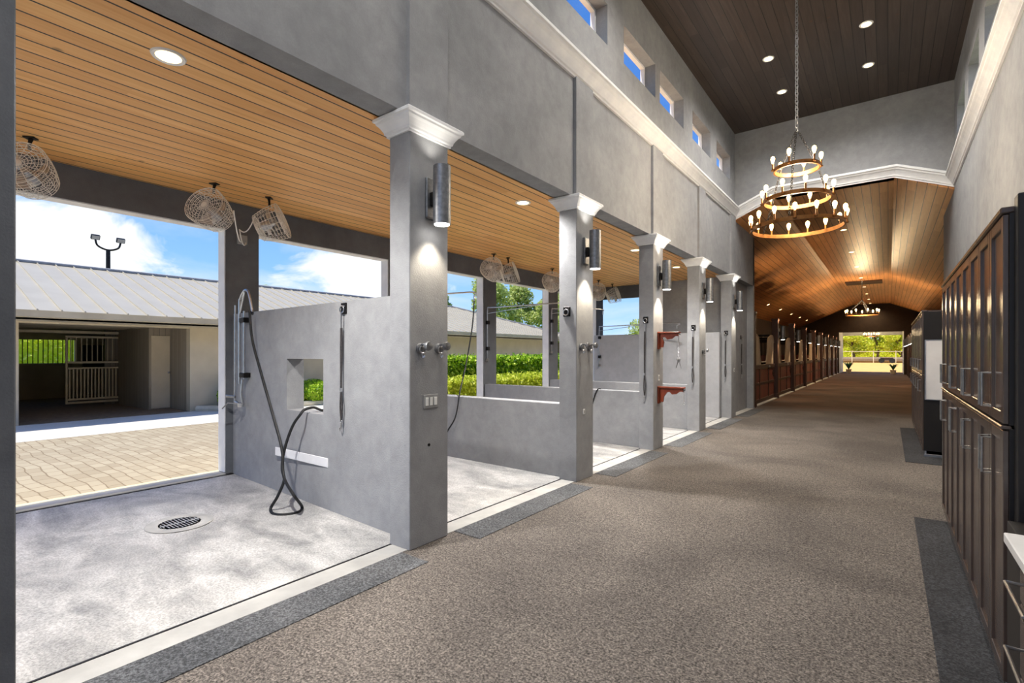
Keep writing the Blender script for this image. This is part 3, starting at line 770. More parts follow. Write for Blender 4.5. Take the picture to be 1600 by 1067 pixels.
# horizontal booms in the further bays
def boom(x, y, z, L, ang, label, hose):
    e = empty('wash_boom', (x, y, z-1.1), label, 'hose boom', 'swing booms of the wash bays'); d_ = Vector((math.cos(ang), math.sin(ang), 0))
    o = Vector((x, y, z)); tip = o+d_*L
    MB().tube(smooth([o-Vector((0,0,1.1)), o-Vector((0,0,.1)), o+d_*.05, o+d_*.2, tip-d_*.08, tip-Vector((0,0,.07)), tip-Vector((0,0,.14))], 4), .013, 8).build('boom_arm', 'metal_steel', e)
    MB().tube([o-Vector((0,0,.12)), o+d_*L*.62+Vector((0,0,.0))], .007, 6).build('stay_rod', 'metal_steel', e)
    [MB().box(x-.035, x+.03, y-.02, y+.05, z-k_, z-k_+.08, .004).build('clamp', 'metal_black', e) for k_ in (.9, .35)]
    MB().lathe([(0, -1.14), (.03, -1.13), (.035, -1.07), (0, -1.06)], o).tube([o-Vector((.0,.03,1.08)), o-Vector((-.05,.12,1.12))], .008, 6).build('valve', 'handle_metal', e)
    if hose:
        tag(MB().tube(smooth([tip-Vector((0,0,.12))]+[Vector(q) for q in hose], 6), .011, 6).build('water_hose', 'rubber_black'), hose_lab.pop(0), 'hose', 'hoses of the further bays')
hose_lab = ['black hose hanging from the boom seen just right of the switch column', 'black hose hanging near the second column, over the low partition ledge']
boom(-6.765, 5.85, P(743,456,y=5.97).z, 1.52, math.radians(4), 'swing boom whose bent tip shows just right of the switch column', 
     [P(738,510,y=5.97), P(728,570,y=5.85), P(719,610,y=5.55), P(712,650,y=5.44), P(700,672,y=5.38), P(690,690,y=5.2)])
boom(-6.765, 8.10, P(766,480,x=-6.62).z, 2.2, math.radians(2), 'swing boom crossing the tree view left of the second column', None)
boom(-6.765, 10.62, P(930,490,x=-6.6).z, 1.3, math.radians(40), 'swing boom in the third bay, curved pipe beside its outer pillar', None)
boom(-6.60, 12.89, 2.36, 2.4, math.radians(-10), 'swing boom over the tall pale partition of the last bay', None)
tag(MB().tube(smooth([(-4.9, 8.10, .965), (-4.9, 8.04, .955), (-4.88, 8.035, .8), (-4.86, 8.035, .55)], 5), .011, 6).build('water_hose', 'rubber_black'), 'short black hose end hung over the second low partition', 'hose')
tag(MB().tube(smooth([(-4.12, 8.10, .965), (-4.15, 8.04, .955), (-4.22, 8.035, .8), (-4.30, 8.035, .5)], 5), .011, 6).build('water_hose', 'rubber_black'), 'black hose end leaning on the second low partition next to the second column', 'hose')

# ------------------------------------------------------------------ cross ties
def cross_tie(x, y, ztop, zbot, label, group='cross-ties hanging on the grey walls', ring=True):
    e = empty('cross_tie', (x, y, zbot), label, 'tie rope', group)
    MB().box(x-.045, x+.045, y-.012, y, ztop-.055, ztop+.055, .004).build('wall_plate', 'metal_black', e)
    MB().ring((x, y-.03, ztop-.01), .032, .006, 'y', 18, 5).tube([(x-.02, y-.012, ztop+.02), (x, y-.035, ztop+.025), (x+.02, y-.012, ztop+.02)], .006, 6).build('tie_ring', 'metal_steel', e)
    zm = ztop-(ztop-zbot)*.66
    MB().tube([(x, y-.035, ztop-.045), (x, y-.036, ztop-.12), (x-.006, y-.03, ztop-.2)], .007, 6).build('snap_hook', 'metal_steel', e)
    m = MB().tube([(x-.006, y-.03, ztop-.19), (x-.01, y-.028, (ztop+zm)/2), (x-.012, y-.03, zm)], [.012, .014, .009], 6)
    m.tube(smooth([(x-.012, y-.03, zm), (x-.024, y-.03, zbot+.25), (x-.01, y-.03, zbot+.11)], 5), .008, 6).tube(smooth([(x-.012, y-.03, zm), (x+.008, y-.03, zbot+.25), (x-.008, y-.03, zbot+.11)], 5), .008, 6)
    m.build('strap', 'rope_dark', e)
    MB().box(x-.03, x-.002, y-.04, y-.02, zm-.02, zm+.02, .003).build('buckle', 'metal_steel', e)
    MB().tube(smooth([(x-.01, y-.03, zbot+.11), (x-.01, y-.03, zbot+.04), (x-.03, y-.03, zbot+.01), (x-.035, y-.03, zbot+.04)], 4), .006, 6).ring((x-.01, y-.03, zbot+.1), .014, .004, 'y', 12, 4).build('end_hook', 'metal_steel', e)
    return e
q = P(538, 482, y=2.9); cross_tie(q.x, yn(q.x), q.z, P(536,674,y=2.9).z, 'black strap cross-tie hanging on the tall partition right of its square opening')
for (px, yc, z0p, z1p, l) in ((1009, 7.96, 500, 628, 'dark cross-tie on the near face of the saddle rack column'), (1083.5, 10.47, 512, 606, 'dark cross-tie on the near face of the fourth column'),
                        (1134.5, 13.08, 520, 596, 'dark cross-tie on the near face of the fifth column')):
    q = P(px, z0p, y=yc); cross_tie(q.x, yc, q.z, P(px, z1p, y=yc).z, l)
e = cross_tie(0, 0, 2.05, .9, 'dark cross-tie hanging on the closed wall past the fifth column')
e.rotation_euler.z = PI/2; e.location = (-3.30, 15.0, 0); e['_w'] = (0,0,0)
for c in kids(e): c.location = (0, 0, .9)
e = empty('tie_ring_block', (-3.28, 5.42, 1.95), 'small dark tie ring block on the near face of the second column', 'tie ring')
q = P(886, 487, y=5.42)
MB().box(q.x-.05, q.x+.05, 5.405, 5.42, q.z-.06, q.z+.06, .004).build('wall_plate', 'metal_black', e)
MB().ring((q.x, 5.39, q.z-.01), .036, .008, 'y', 18, 5).tube([(q.x-.02, 5.41, q.z+.02), (q.x, 5.38, q.z+.03), (q.x+.02, 5.41, q.z+.02)], .007, 6).build('tie_ring', 'metal_steel', e)

# bridle hooks on aisle faces of columns
def tie_hook(y, z, label):
    e = empty('bridle_hook', (XC, y, z), label, 'hook', 'chrome hooks on the columns')
    MB().lathe([(0, 0), (.042, 0), (.045, .008), (.036, .016), (.02, .02), (0, .02)], (XC, y, z), 'x').build('base_disc', 'metal_grey', e)
    MB().tube(smooth([(XC+.01, y, z+.02), (XC+.05, y, z+.035), (XC+.085, y+.005, z+.02)], 4), .012, 7).lathe([(0, 0), (.034, .004), (.038, .02), (.034, .036), (0, .04)], (XC+.075, y+.005, z+.02), 'x').build('knob', 'metal_grey', e)
    MB().ring((XC+.03, y, z-.01), .03, .006, 'x', 16, 5).tube(smooth([(XC+.02, y, z-.03), (XC+.035, y, z-.075), (XC+.05, y+.01, z-.06)], 4), .008, 6).build('snap_hook', 'metal_steel', e)
tie_hook(2.83, 1.64, 'left chrome hook on the column with the three-gang switch')
tie_hook(3.04, 1.64, 'right chrome hook on the column with the three-gang switch')
tie_hook(5.53, 1.68, 'left chrome hook on the second column')
tie_hook(5.74, 1.68, 'right chrome hook on the second column')
tie_hook(10.68, 1.64, 'chrome hook on the fourth column')
# switches
e = empty('light_switch', (XC, 2.92, 1.2), 'three-gang white rocker switch on the nearest full column', 'light switch')
q0 = P(661, 628, x=XC); q1 = P(684, 628, x=XC); zc_ = q0.z
MB().box(XC, XC+.008, q0.y, q1.y, zc_-.058, zc_+.058, .003).build('cover_plate', 'plastic_grey', e)
w_ = (q1.y-q0.y)
for k in range(3):
    c0 = q0.y+w_*(.5+(k-1)*.29); MB().box(XC+.008, XC+.013, c0-w_*.10, c0+w_*.10, zc_-.034, zc_+.034, .002).build('rocker', 'plastic_white', e)
def plate(px, py, name, label, s=.05):
    q = P(px, py, x=XC); e = empty(name, (XC, q.y, q.z-s), label, 'outlet' if name == 'wall_outlet' else 'light switch')
    MB().box(XC, XC+.008, q.y-s*.7, q.y+s*.7, q.z-s, q.z+s, .003).build('cover_plate', 'plastic_white', e)
    MB().box(XC+.008, XC+.012, q.y-s*.3, q.y+s*.3, q.z-s*.5, q.z+s*.5, .002).build('rocker', 'plastic_grey', e)
plate(1029, 590, 'light_switch', 'small white switch between the two saddle racks')
plate(1147, 578, 'light_switch', 'small white switch on the fifth column')
plate(912, 643, 'wall_outlet', 'small low outlet on the second column', .035)
e = tag(MB().lathe([(0, 0), (.012, 0), (.012, .006), (0, .006)], (XC, 2.93, .83), 'x').build('wall_plug', 'metal_black'), 'tiny dark screw plug below the three-gang switch', 'screw')

# ------------------------------------------------------------------ saddle racks
def rack(z, label, L):
    y = 8.18; e = empty('saddle_rack', (XC, y, z-.24), label, 'saddle rack', 'red-brown wooden racks on the third column')
    MB().box(XC, XC+.03, y-.05, y+.05, z-.26, z+.03, .006).build('back_board', 'rack_wood', e)
    pr = [(XC+.03, z), (XC+L, z), (XC+L, z-.05), (XC+L-.05, z-.045), (XC+L-.11, z-.09), (XC+L-.18, z-.10), (XC+L-.22, z-.06), (XC+L-.27, z-.07), (XC+.10, z-.14), (XC+.085, z-.23), (XC+.03, z-.23)]
    MB().prism(pr, y-.018, y+.018).build('bracket', 'rack_wood', e)
    MB().box(XC+.0, XC+L+.02, y-.055, y+.055, z, z+.025, .006).build('top_board', 'rack_wood', e)
    MB().tube([(XC+L+.005, y-.05, z-.01), (XC+L+.03, y, z-.02), (XC+L+.005, y+.05, z-.01)], .006, 6).build('end_hook', 'metal_black', e)
rack(1.93, 'upper of the two red-brown wooden racks on the third column', .34)
rack(1.02, 'lower of the two red-brown wooden racks on the third column', .42)
m = MB(); chain_pts(m, (XC+.34, 8.18, 1.88), (XC+.34, 8.18, 1.50), .035, .004); chain_pts(m, (XC+.34, 8.18, 1.50), (XC+.30, 8.18, 1.36), .035, .004); chain_pts(m, (XC+.34, 8.18, 1.50), (XC+.38, 8.18, 1.36), .035, .004)
m.ring((XC+.34, 8.18, 1.5), .03, .005, 'y', 16, 4); tag(m.build('bit_chain', 'metal_steel'), 'thin chrome chain hanging from the upper wooden rack', 'chain')
m = MB(); chain_pts(m, (XC+.43, 8.18, 1.0), (XC+.43, 8.18, .80), .035, .004); m.ring((XC+.43, 8.18, .78), .018, .004, 'y', 14, 4); tag(m.build('bit_chain', 'metal_steel'), 'short chrome chain hanging from the lower wooden rack', 'chain')

# ------------------------------------------------------------------ lockers
XL = .44
def handle(par, y, z0, z1):
    m = MB().tube([(XL-.018, y, z0), (XL-.055, y, z0), (XL-.055, y, z1), (XL-.018, y, z1)], .0055, 6); m.build('handle', 'handle_metal', par)
def door(par, name, y0, y1, z0, z1, hy, hz0, hz1):
    d = MB(); g = .003; y0 += g; y1 -= g; t = .055
    d.box(XL-.02, XL, y0, y0+t, z0, z1, .003); d.box(XL-.02, XL, y1-t, y1, z0, z1, .003)
    d.box(XL-.02, XL, y0+t, y1-t, z0, z0+t, .003); d.box(XL-.02, XL, y0+t, y1-t, z1-t, z1, .003)
    d.box(XL-.010, XL, y0+t, y1-t, z0+t, z1-t)
    o = d.build(name, 'cabinet_wood', par)
    handle(o, hy, hz0, hz1)
def locker(ya, yb, label, group):
    e = empty('tack_locker', ((XL+XR)/2, (ya+yb)/2, 0), label, 'locker', group)
    m = MB().box(XL, XR-.005, ya+.001, yb-.001, .09, 1.255, .002).box(XL, XR-.005, ya+.001, yb-.001, 1.27, 2.24, .002)
    m.box(XL+.02, XR-.005, ya+.004, yb-.004, 1.25, 1.28)
    m.build('carcass', 'cabinet_side', e)
    MB().box(XL-.03, XL+.05, ya, yb, 2.24, 2.27, .006).box(XL+.05, XR-.005, ya, yb, 2.24, 2.262).build('cornice', 'cabinet_wood', e)
    MB().box(XL-.028, XL+.01, ya, yb, 1.25, 1.268, .005).build('rail', 'handle_metal' if False else 'cabinet_wood', e)
    tag(MB().box(XL+.012, XL+.03, ya, yb, .0, .09).build('toe_kick', 'metal_steel', e), 'shiny metal toe kick')
    ym = (ya+yb)/2
    for (a, b, hy) in ((ya, ym, ym-.045), (ym, yb, ym+.045)):
        door(e, 'upper_door', a, b, 1.275, 2.235, hy, 1.33, 1.50)
        door(e, 'lower_door', a, b, .095, 1.245, hy, .99, 1.17)
ys = [3.18, 3.947, 4.785, 5.61, 6.43]
for i in range(4): locker(ys[i], ys[i+1], ['nearest', 'second', 'third', 'farthest'][i]+' dark brown double locker of the near row at right', 'near row of dark lockers')
ys = [10.03+.874*i for i in range(6)]
for i in range(5): locker(ys[i], ys[i+1], 'dark brown double locker of the far row, '+['carrying the whiteboard on its side', 'second from the whiteboard', 'third from the whiteboard', 'fourth from the whiteboard', 'farthest from the whiteboard'][i], 'far row of dark lockers')
a_, b_ = P(1445, 532, y=10.0), P(1480, 625, y=10.0)
e = empty('whiteboard', ((a_.x+XR)/2, 10.02, b_.z), 'blank white board on the side of the far locker row', 'whiteboard')
MB().box(a_.x+.012, XR-.03, 10.012, 10.028, b_.z, a_.z, .003).build('panel', 'board_white', e)
m = MB(); t = .012; m.box(a_.x, a_.x+.014, 10.005, 10.03, b_.z-t, a_.z+t, .002).box(XR-.032, XR-.018, 10.005, 10.03, b_.z-t, a_.z+t, .002).box(a_.x+.014, XR-.032, 10.005, 10.03, a_.z, a_.z+t, .002).box(a_.x+.014, XR-.032, 10.005, 10.03, b_.z-t, b_.z, .002)
m.build('frame', 'metal_steel', e)
tag(MB().box(XL, XR-.03, 10.005, 10.029, .0, .045, .003).build('edge_strip', 'metal_steel'), 'shiny metal strip at the foot of the far locker row', 'edge strip')
tag(MB().box(.455, XR-.01, 3.09, 3.175, 0, 2.306, .004).build('end_panel', 'cabinet_side'), 'tall near-black panel at the right edge beside the nearest locker', 'panel')
# counter
e = empty('base_cabinet', (.7, 2.2, 0), 'dark drawer cabinet under the pale counter at lower right', 'cabinet')
MB().box(.42, XR-.01, 1.6, 3.085, .09, .86, .002).build('carcass', 'cabinet_side', e)
for k, (a, b) in enumerate(((1.62, 2.14), (2.15, 2.68))):
    for z0, z1 in ((.66, .85), (.38, .65), (.10, .37)):
        dr = MB().box(.40, .42, a, b, z0, z1, .004).box(.396, .401, a+.05, b-.05, z0+.04, z1-.04, .002).build('drawer_front', 'cabinet_wood', e)
        zc_ = (z0+z1)/2; MB().tube([(.40, (a+b)/2-.16, zc_), (.345, (a+b)/2-.16, zc_), (.345, (a+b)/2+.16, zc_), (.40, (a+b)/2+.16, zc_)], .006, 6).build('handle', 'handle_metal', dr)
MB().box(.46, XR-.02, 1.61, 3.08, 0, .09).build('toe_kick', 'cabinet_side', e)
tag(MB().box(.36, XR-.005, 1.58, 2.72, .862, .90, .004).build('countertop', 'counter_white'), 'pale stone countertop cropped at the right picture edge', 'countertop')

# ------------------------------------------------------------------ horse stalls
SY = [16.12, 19.9, 23.7, 27.5, 31.2, 34.9, 38.6, 42.0, 45.2]
def make_stall(L, mir=1):
    """front lies in the plane x = 0, facing +x*mir, from y = 0 to L"""
    e = empty('horse_stall', (0,0,0), 'x', 'horse stall')
    def bx(m, x0, x1, *r, **k): return m.box(x0*mir, x1*mir, *r, **k)
    m = MB(); bx(m, -.05, 0, 0, L, .06, 1.12); m.build('lower_panel', 'wood_stall', e)
    m = MB(); 
    for a, b in ((0,.10), (L*.30-.05, L*.30+.05), (L*.70-.05, L*.70+.05), (L-.10, L)): bx(m, -.06, .02, a, b, .04, 1.20, bev=.006)
    bx(m, -.06, .02, 0, L, .04, .16, bev=.006); bx(m, -.06, .025, 0, L, 1.10, 1.24, bev=.008); bx(m, -.04, .015, 0, L, .60, .68, bev=.005)
    m.build('rail_frame', 'rack_wood' if False else 'post_wood', e)
    def prof(s):
        # high rounded shoulders beside the posts, deep U between them
        s = min(s, 1-s)
        if s < .05: return 2.22-.25*((.05-s)/.05)**2
        if s < .29: return 2.22-.12*((s-.05)/.24)**2
        t = min(1, (s-.29)/.11); return 2.10-.78*(1-(1-t)**2.6)
    n = 44; top = [(L*(.005+.99*i/n), prof(i/n)) for i in range(n+1)]
    for sgn in (0, 1):
        pts = [(y, z_) for y, z_ in top if (y < L*.395 if sgn == 0 else y > L*.605)]
        MB().prism([(pts[0][0], 1.24)]+pts+[(pts[-1][0], 1.24)], -.035*mir, -.015*mir, 'x').build('shoulder_panel', 'stall_tan', e)
    m = MB(); m.tube([(-.02*mir, y, z_) for y, z_ in top], .024, 6)
    m.build('curved_rail', 'stall_tan', e)
    yy = L*.41
    while yy < L*.60:
        MB().tube([(-.02*mir, yy, 1.23), (-.02*mir, yy, prof(yy/L))], .009, 5).build('bar', 'metal_black', e); yy += .095
    m = MB(); bx(m, .02, .05, L*.70-.03, L*.70+.07, 1.12, 1.20, bev=.004); m.tube([(.05*mir, L*.70-.16, 1.16), (.06*mir, L*.70+.10, 1.16)], .012, 6); m.build('latch', 'handle_metal', e)
    m = MB(); m.tube([(.04*mir, L*.86, 1.05), (.07*mir, L*.86, .98), (.06*mir, L*.86, .80)], .02, 6).ring((.05*mir, L*.86, .92), .07, .014, 'x', 14, 5); m.build('halter', 'leather', e)
    return e
def make_post(mir=1):
    e = empty('stall_post', (0,0,0), 'x', 'post')
    MB().box(-.10, .10, -.09, .09, 0, 2.80, .012).build('shaft', 'post_wood', e)
    MB().box(-.115, .115, -.105, .105, 0, .18, .008).build('plinth', 'post_wood', e)
    MB().box(-.115, .115, -.105, .105, 2.76, 2.84, .01).build('cap', 'post_wood', e)
    return e
def make_div(x0, x1):
    e = empty('stall_divider', (0,0,0), 'x', 'stall wall')
    MB().box(x0, x1, -.04, .04, 0, 1.5).build('boards', 'wood_stall', e)
    m = MB(); m.box(x0, x1, -.03, .03, 2.2, 2.28); k = x0+.1
    while k < x1: m.tube([(k, 0, 1.5), (k, 0, 2.2)], .009, 5); k += .12
    m.build('bars', 'metal_black', e)
    return e
NUM = ['first', 'second', 'third', 'fourth', 'fifth', 'sixth', 'seventh', 'eighth', 'ninth']
st = make_stall(3.58); po = make_post(); dv = make_div(-6.05, -3.40)
for i, y in enumerate(SY):
    p = po if i == 0 else copy_tree(po); place(p, (-3.23, y, 0), 0, 'dark wooden post, '+NUM[i]+' of the left stall row from the camera', 'posts of the left stall row')
    if i > 0:
        d_ = dv if i == 1 else copy_tree(dv); place(d_, (0, y, 0), 0, 'boarded divider with bars behind the '+NUM[i]+' post of the left row', 'dividers of the left stalls')
        sconce(-3.13, y, 2.32, 'small cylinder lamp on the '+NUM[i]+' dark post of the left stall row', 'cylinder lamps on the stall posts', LW_SCONCE*1.3, up=2.6, warm=(1, .70, .40))
    s = st if i == 0 else copy_tree(st)
    yn_ = SY[i+1] if i < 8 else YF
    place(s, (-3.25, y+.10, 0), 0, 'red-brown stall front with tan scalloped top, '+NUM[i]+' in the left row', 'stall fronts of the left row'); s.scale = (1, (yn_-y-.20)/3.58, 1)
st2 = make_stall(3.58, -1)
for i, y in enumerate(SY[4:]):
    p = copy_tree(po); place(p, (1.17, y, 0), 0, 'dark wooden post, '+NUM[i]+' of those left of the far locker row', 'posts of the right stall row')
    o = sconce(1.07, y, 2.32, 'small cylinder lamp on the '+NUM[i]+' dark post left of the far lockers', 'cylinder lamps on the right stall posts', LW_SCONCE*1.3, up=2.6, warm=(1, .70, .40)); o.rotation_euler.z = PI
    s = st2 if i == 0 else copy_tree(st2); yn_ = SY[4:][i+1] if i < 4 else YF
    place(s, (1.19, y+.10, 0), 0, 'red-brown stall front, '+NUM[i]+' in the right row beyond the lockers', 'stall fronts of the right row'); s.scale = (1, (yn_-y-.20)/3.58, 1)

# plants beside the far door
def plant(x, y, h, label, n=26):
    e = empty('potted_plant', (x, y, 0), label, 'plant')
    MB().lathe([(0, 0), (.16, 0), (.2, .3), (.18, .3), (.17, .26), (0, .26)], (x, y, 0)).build('pot', 'kerb_concrete', e)
    m = MB()
    for k in range(n):
        a = rng.random()*2*PI; t = .25+rng.random()*.5; L = h*(.7+.4*rng.random()); d_ = Vector((math.cos(a), math.sin(a), 0)); sd = Vector((-d_.y, d_.x, 0))
        o = Vector((x, y, .26)); pts = [o, o+d_*L*t*.4+Vector((0,0,L*.5)), o+d_*L*t+Vector((0,0,L*.75))]; w2 = .05
        vs = [pts[0]-sd*.01, pts[0]+sd*.01, pts[1]+sd*w2, pts[1]-sd*w2, pts[2]]; m.raw(vs, [(0,1,2,3), (3,2,4)])
    m.build('leaves', 'leaf_dark', e)
plant(-2.6, 49.4, .85, 'dark green leafy plant inside the left jamb of the end door', 40)
plant(.3, 48.8, .7, 'low dark plant inside the right jamb of the end door')

# ================================================================== YARD
struct('ground', MB().box(XO-.42, -12.45, -12, 34, -.15, 0), 'paver')
struct('ground', MB().box(-12.45, -15.35, -12, 34, -.15, .004), 'apron_white')
struct('ground', MB().box(-15.35, -70, -30, 90, -.15, -.02), 'grass')
struct('ground', MB().box(XO-.42, -15.35, 34, 90, -.15, -.02), 'grass')
struct('ground', MB().box(-60, 60, YF+4.6, 140, -.15, -.005), 'sand')
struct('ground', MB().box(-12, 12, -40, Y0, -.15, -.005), 'paver')
struct('ground', MB().box(4.2, 60, Y0, YF+4.6, -.15, -.02), 'grass')

# opposite stable building
BX = -15.3; BE = -14.55; BR = -19.5; BB = -24.45; ZEV = 2.52; ZRI = 4.18; YA, YB2 = -9.0, 25.2
e = empty('stable_building', (BX, 6, 0), 'long tan stable across the yard with a pale ribbed metal hip roof', 'building')
e['_w'] = (0,0,0); e.location = (0,0,0)
RY0, RY1 = 2.22, 5.6
m = MB(); m.box(BX, BX-.25, YA, RY0, 0, 2.5).box(BX, BX-.25, RY1, YB2-.7, 0, 2.5).box(BX, BX-.25, RY0, RY1, 2.28, 2.5)
m.box(BX-.25, BB+1, YB2-.95, YB2-.7, 0, 2.5)
zb0, zb1 = 1.25, 2.08
m.box(-23.6, -23.8, YA, 3.2, 0, 2.5).box(-23.6, -23.8, 4.9, YB2-.7, 0, 2.5).box(-23.6, -23.8, 3.2, 4.9, 0, zb0).box(-23.6, -23.8, 3.2, 4.9, zb1, 2.5)
m.build('walls', 'building_stucco', e)
m = MB()
# hip roof surfaces with thickness, ribs on the near slope and the hip
ridgeA, ridgeB = YA, 20.3
vs = [(BE, YA, ZEV), (BE, YB2, ZEV), (BR, ridgeB, ZRI), (BR, YA, ZRI), (BB, YB2, ZEV), (BB, YA, ZEV)]
vs2 = [(x, y, z_-.08) for x, y, z_ in vs]
m.raw(vs+vs2, [(0,1,2,3), (1,4,2), (2,4,5,3), (6,9,8,7), (7,8,10), (8,9,11,10), (0,6,7,1), (1,7,10,4), (4,10,11,5), (0,3,9,6), (3,5,11,9)])
y = YA+.2
while y < YB2-.3:
    f = 1.0 if y <= ridgeB else max(0, (YB2-y)/(YB2-ridgeB))
    if f > .04:
        x1, z1 = BE+(BR-BE)*f, ZEV+(ZRI-ZEV)*f
        m.raw([(BE, y-.012, ZEV), (BE, y+.012, ZEV), (BE, y+.012, ZEV+.035), (BE, y-.012, ZEV+.035), (x1, y-.012, z1), (x1, y+.012, z1), (x1, y+.012, z1+.035), (x1, y-.012, z1+.035)],
              [(0,1,2,3), (0,4,5,1), (1,5,6,2), (2,6,7,3), (3,7,4,0), (4,7,6,5)])
    y += .40
m.build('roof', 'roof_metal', e)
MB().tube([(BR, YA, ZRI+.03), (BR, ridgeB, ZRI+.03)], .05, 6).tube([(BR, ridgeB, ZRI+.03), (BE, YB2, ZEV+.03)], .05, 6).tube([(BR, ridgeB, ZRI+.03), (BB, YB2, ZEV+.03)], .05, 6).build('ridge_cap', 'plastic_grey', e)
gp = [(BE+.02, ZEV-.16), (BE+.10, ZEV-.14), (BE+.12, ZEV-.03), (BE+.13, ZEV), (BE+.02, ZEV)]
MB().prism(gp, YA, YB2+.02).build('gutter', 'building_trim', e)
MB().box(BE+.02, BX-.25, YA, YB2, ZEV-.20, ZEV-.16).box(BE+.02, BE-.02, YA, YB2, ZEV-.20, ZEV-.0).build('soffit', 'building_trim', e)
# recess walls
m = MB(); m.box(BX-.25, -16.6, RY1, RY1+.12, 0, 2.4).box(-16.75, -19.3, 5.04, 5.16, 0, 2.4); m.build('recess_boards', 'board_tan', e)
m = MB(); m.box(-16.6, -16.75, 5.04, RY1+.12, 0, 2.4); m.build('closet_wall', 'board_tan_y', e)
m = MB(); m.box(-16.58, -16.6, 5.09, 5.55, .04, 2.1, .004); dd = m.build('closet_door', 'building_stucco', e)
MB().tube([(-16.58, 5.5, 1.05), (-16.52, 5.5, 1.05)], .012, 6).lathe([(0, 0), (.03, .01), (.03, .03), (0, .04)], (-16.54, 5.5, 1.05), 'x').build('door_knob', 'handle_metal', dd)
m = MB(); m.box(-19.45, -19.55, 4.75, 6.0, 0, 2.4); m.build('stall_wall', 'board_tan_y', e)
m = MB(); m.box(BX-.25, -23.6, 1.9, 2.0, 0, 2.4).box(-19.5, -23.6, 6.0, 6.1, 0, 2.4); m.build('stall_side', 'stucco_brown', e)
m = MB(); m.box(BX-.25, -23.6, RY0-.2, RY1+.2, 2.32, 2.40); m.build('recess_ceiling', 'building_stucco', e)
m = MB(); m.box(BX+.0, -23.6, RY0, RY1, -.01, .012); m.build('recess_floor', 'soil', e)
y = 3.25
while y < 4.9: MB().tube([(-23.57, y, zb0), (-23.55, y, zb1)], .014, 5).build('window_bar', 'metal_black', e); y += .13
# sliding gate
gx = -19.30; ga = P(102, 600, x=gx).y; gb = P(188, 600, x=gx).y
g = empty('sliding_gate', (gx, (ga+gb)/2, .1), 'cream sliding stall gate with bars above and slats below, across the yard', 'gate')
m = MB(); t = .05
for a, b in ((ga, ga+t), (gb-t, gb)): m.box(gx-.03, gx+.03, a, b, .10, 2.12, .006)
for z0, z1 in ((.10,.16), (.20,.26), (1.13,1.18), (1.30,1.36), (2.06,2.12)): m.box(gx-.03, gx+.03, ga+t, gb-t, z0, z1, .006)
m.build('frame', 'gate_cream', g)
k = ga+.12
while k < gb-.08: MB().tube([(gx, k, 1.36), (gx, k, 2.06)], .014, 5).build('bar', 'gate_cream', g); k += .125
k = ga+.08
while k < gb-.07: MB().box(gx-.012, gx+.012, k, k+.035, .26, 1.13).build('slat', 'gate_cream', g); k += .085
tag(MB().box(gx-.03, gx+.06, RY0+.05, gb+.05, 2.19, 2.27, .006).build('gate_track', 'gate_cream'), 'cream overhead track that carries the sliding stall gate', 'gate track')
tag(MB().box(-23.5, -23.58, 5.1, 5.8, 1.1, 1.9, .01).build('feed_rack', 'rope_dark'), 'dark hay rack inside the stall behind the gate', 'hay rack')
# planter bed
m = MB(); pts = []
for k in range(15):
    t_ = k/14; pts.append((-15.25+1.15*math.sin(min(1, t_*2.2)*PI/2), 5.75+3.6*t_, .07))
tag(MB().tube(smooth(pts, 3), .085, 8).build('bed_kerb', 'kerb_concrete'), 'curved pale kerb around the planting bed by the stable', 'kerb')
tag(MB().box(-15.29, -14.2, 6.1, 24, 0, .05, .02).build('planting_bed', 'soil'), 'mulched planting bed along the stable wall', 'planting bed')
def bush(x, y, r, h, label, mat='leaf_hedge', n=2600, size=.07):
    e = empty('round_shrub', (x, y, 0.03), label, 'shrub', 'clipped shrubs by the stable')
    def s_(n):
        d_ = rng.normal(size=(n,3)); d_ /= np.linalg.norm(d_, axis=1)[:,None]; q = (.82+.2*rng.random(n))[:,None]
        p = d_*q*np.array([r, r, h/2])+np.array([x, y, h/2+.04]); return p
    V, k = leaves(n, s_, size, .55); foliage('leaves', mat, e, V, k)
    MB().tube([(x, y, 0), (x, y, h*.5)], .03, 6).lathe([(0, .08*h), (.7*r, .25*h), (.84*r, .5*h), (.7*r, .78*h), (0, .9*h)], (x, y, .02), n=14).build('stem', 'leaf_hedge', e)
bush(-14.75, 6.45, .36, .75, 'round green shrub at the stable wall, seen left of the outer pillar')
bush(-14.4, 8.75, .55, .75, 'round green shrub seen through the square opening', n=3800)
def hedge(x0, x1, y0, y1, h, mat, label, n, size=.1):
    e = empty('clipped_hedge', ((x0+x1)/2, (y0+y1)/2, 0), label, 'hedge', 'clipped hedges in the yard')
    def s_(n):
        p = np.stack([x0+(x1-x0)*rng.random(n), y0+(y1-y0)*rng.random(n), h*rng.random(n)], axis=1)
        f = rng.integers(0, 5, n)
        j = .05*rng.normal(size=n)
        p[f <= 1, 0] = x1+j[f <= 1]; p[f == 2, 2] = h+j[f == 2]; p[f == 3, 1] = y0+j[f == 3]; p[f == 4, 0] = x0+j[f == 4]
        return p
    V, k = leaves(n, s_, size, .55); foliage('leaves', mat, e, V, k)
    MB().box(x0+.05, x1-.05, y0+.05, y1-.05, .02, h-.05, .03).build('core', mat, e)
hedge(-29, -28, -4, 12, 2.3, 'leaf_far', 'bright hedge seen through the barred window of the stable', 9000, .16)
hedge(-12.3, -11.4, 11.2, 24, 1.42, 'leaf_hedge', 'tall bright green clipped hedge beyond the wash bays', 30000, .13)
hedge(-10.1, -9.2, 9.6, 24, .86, 'leaf_low', 'low yellow-green clipped hedge in front of the tall one', 22000, .10)

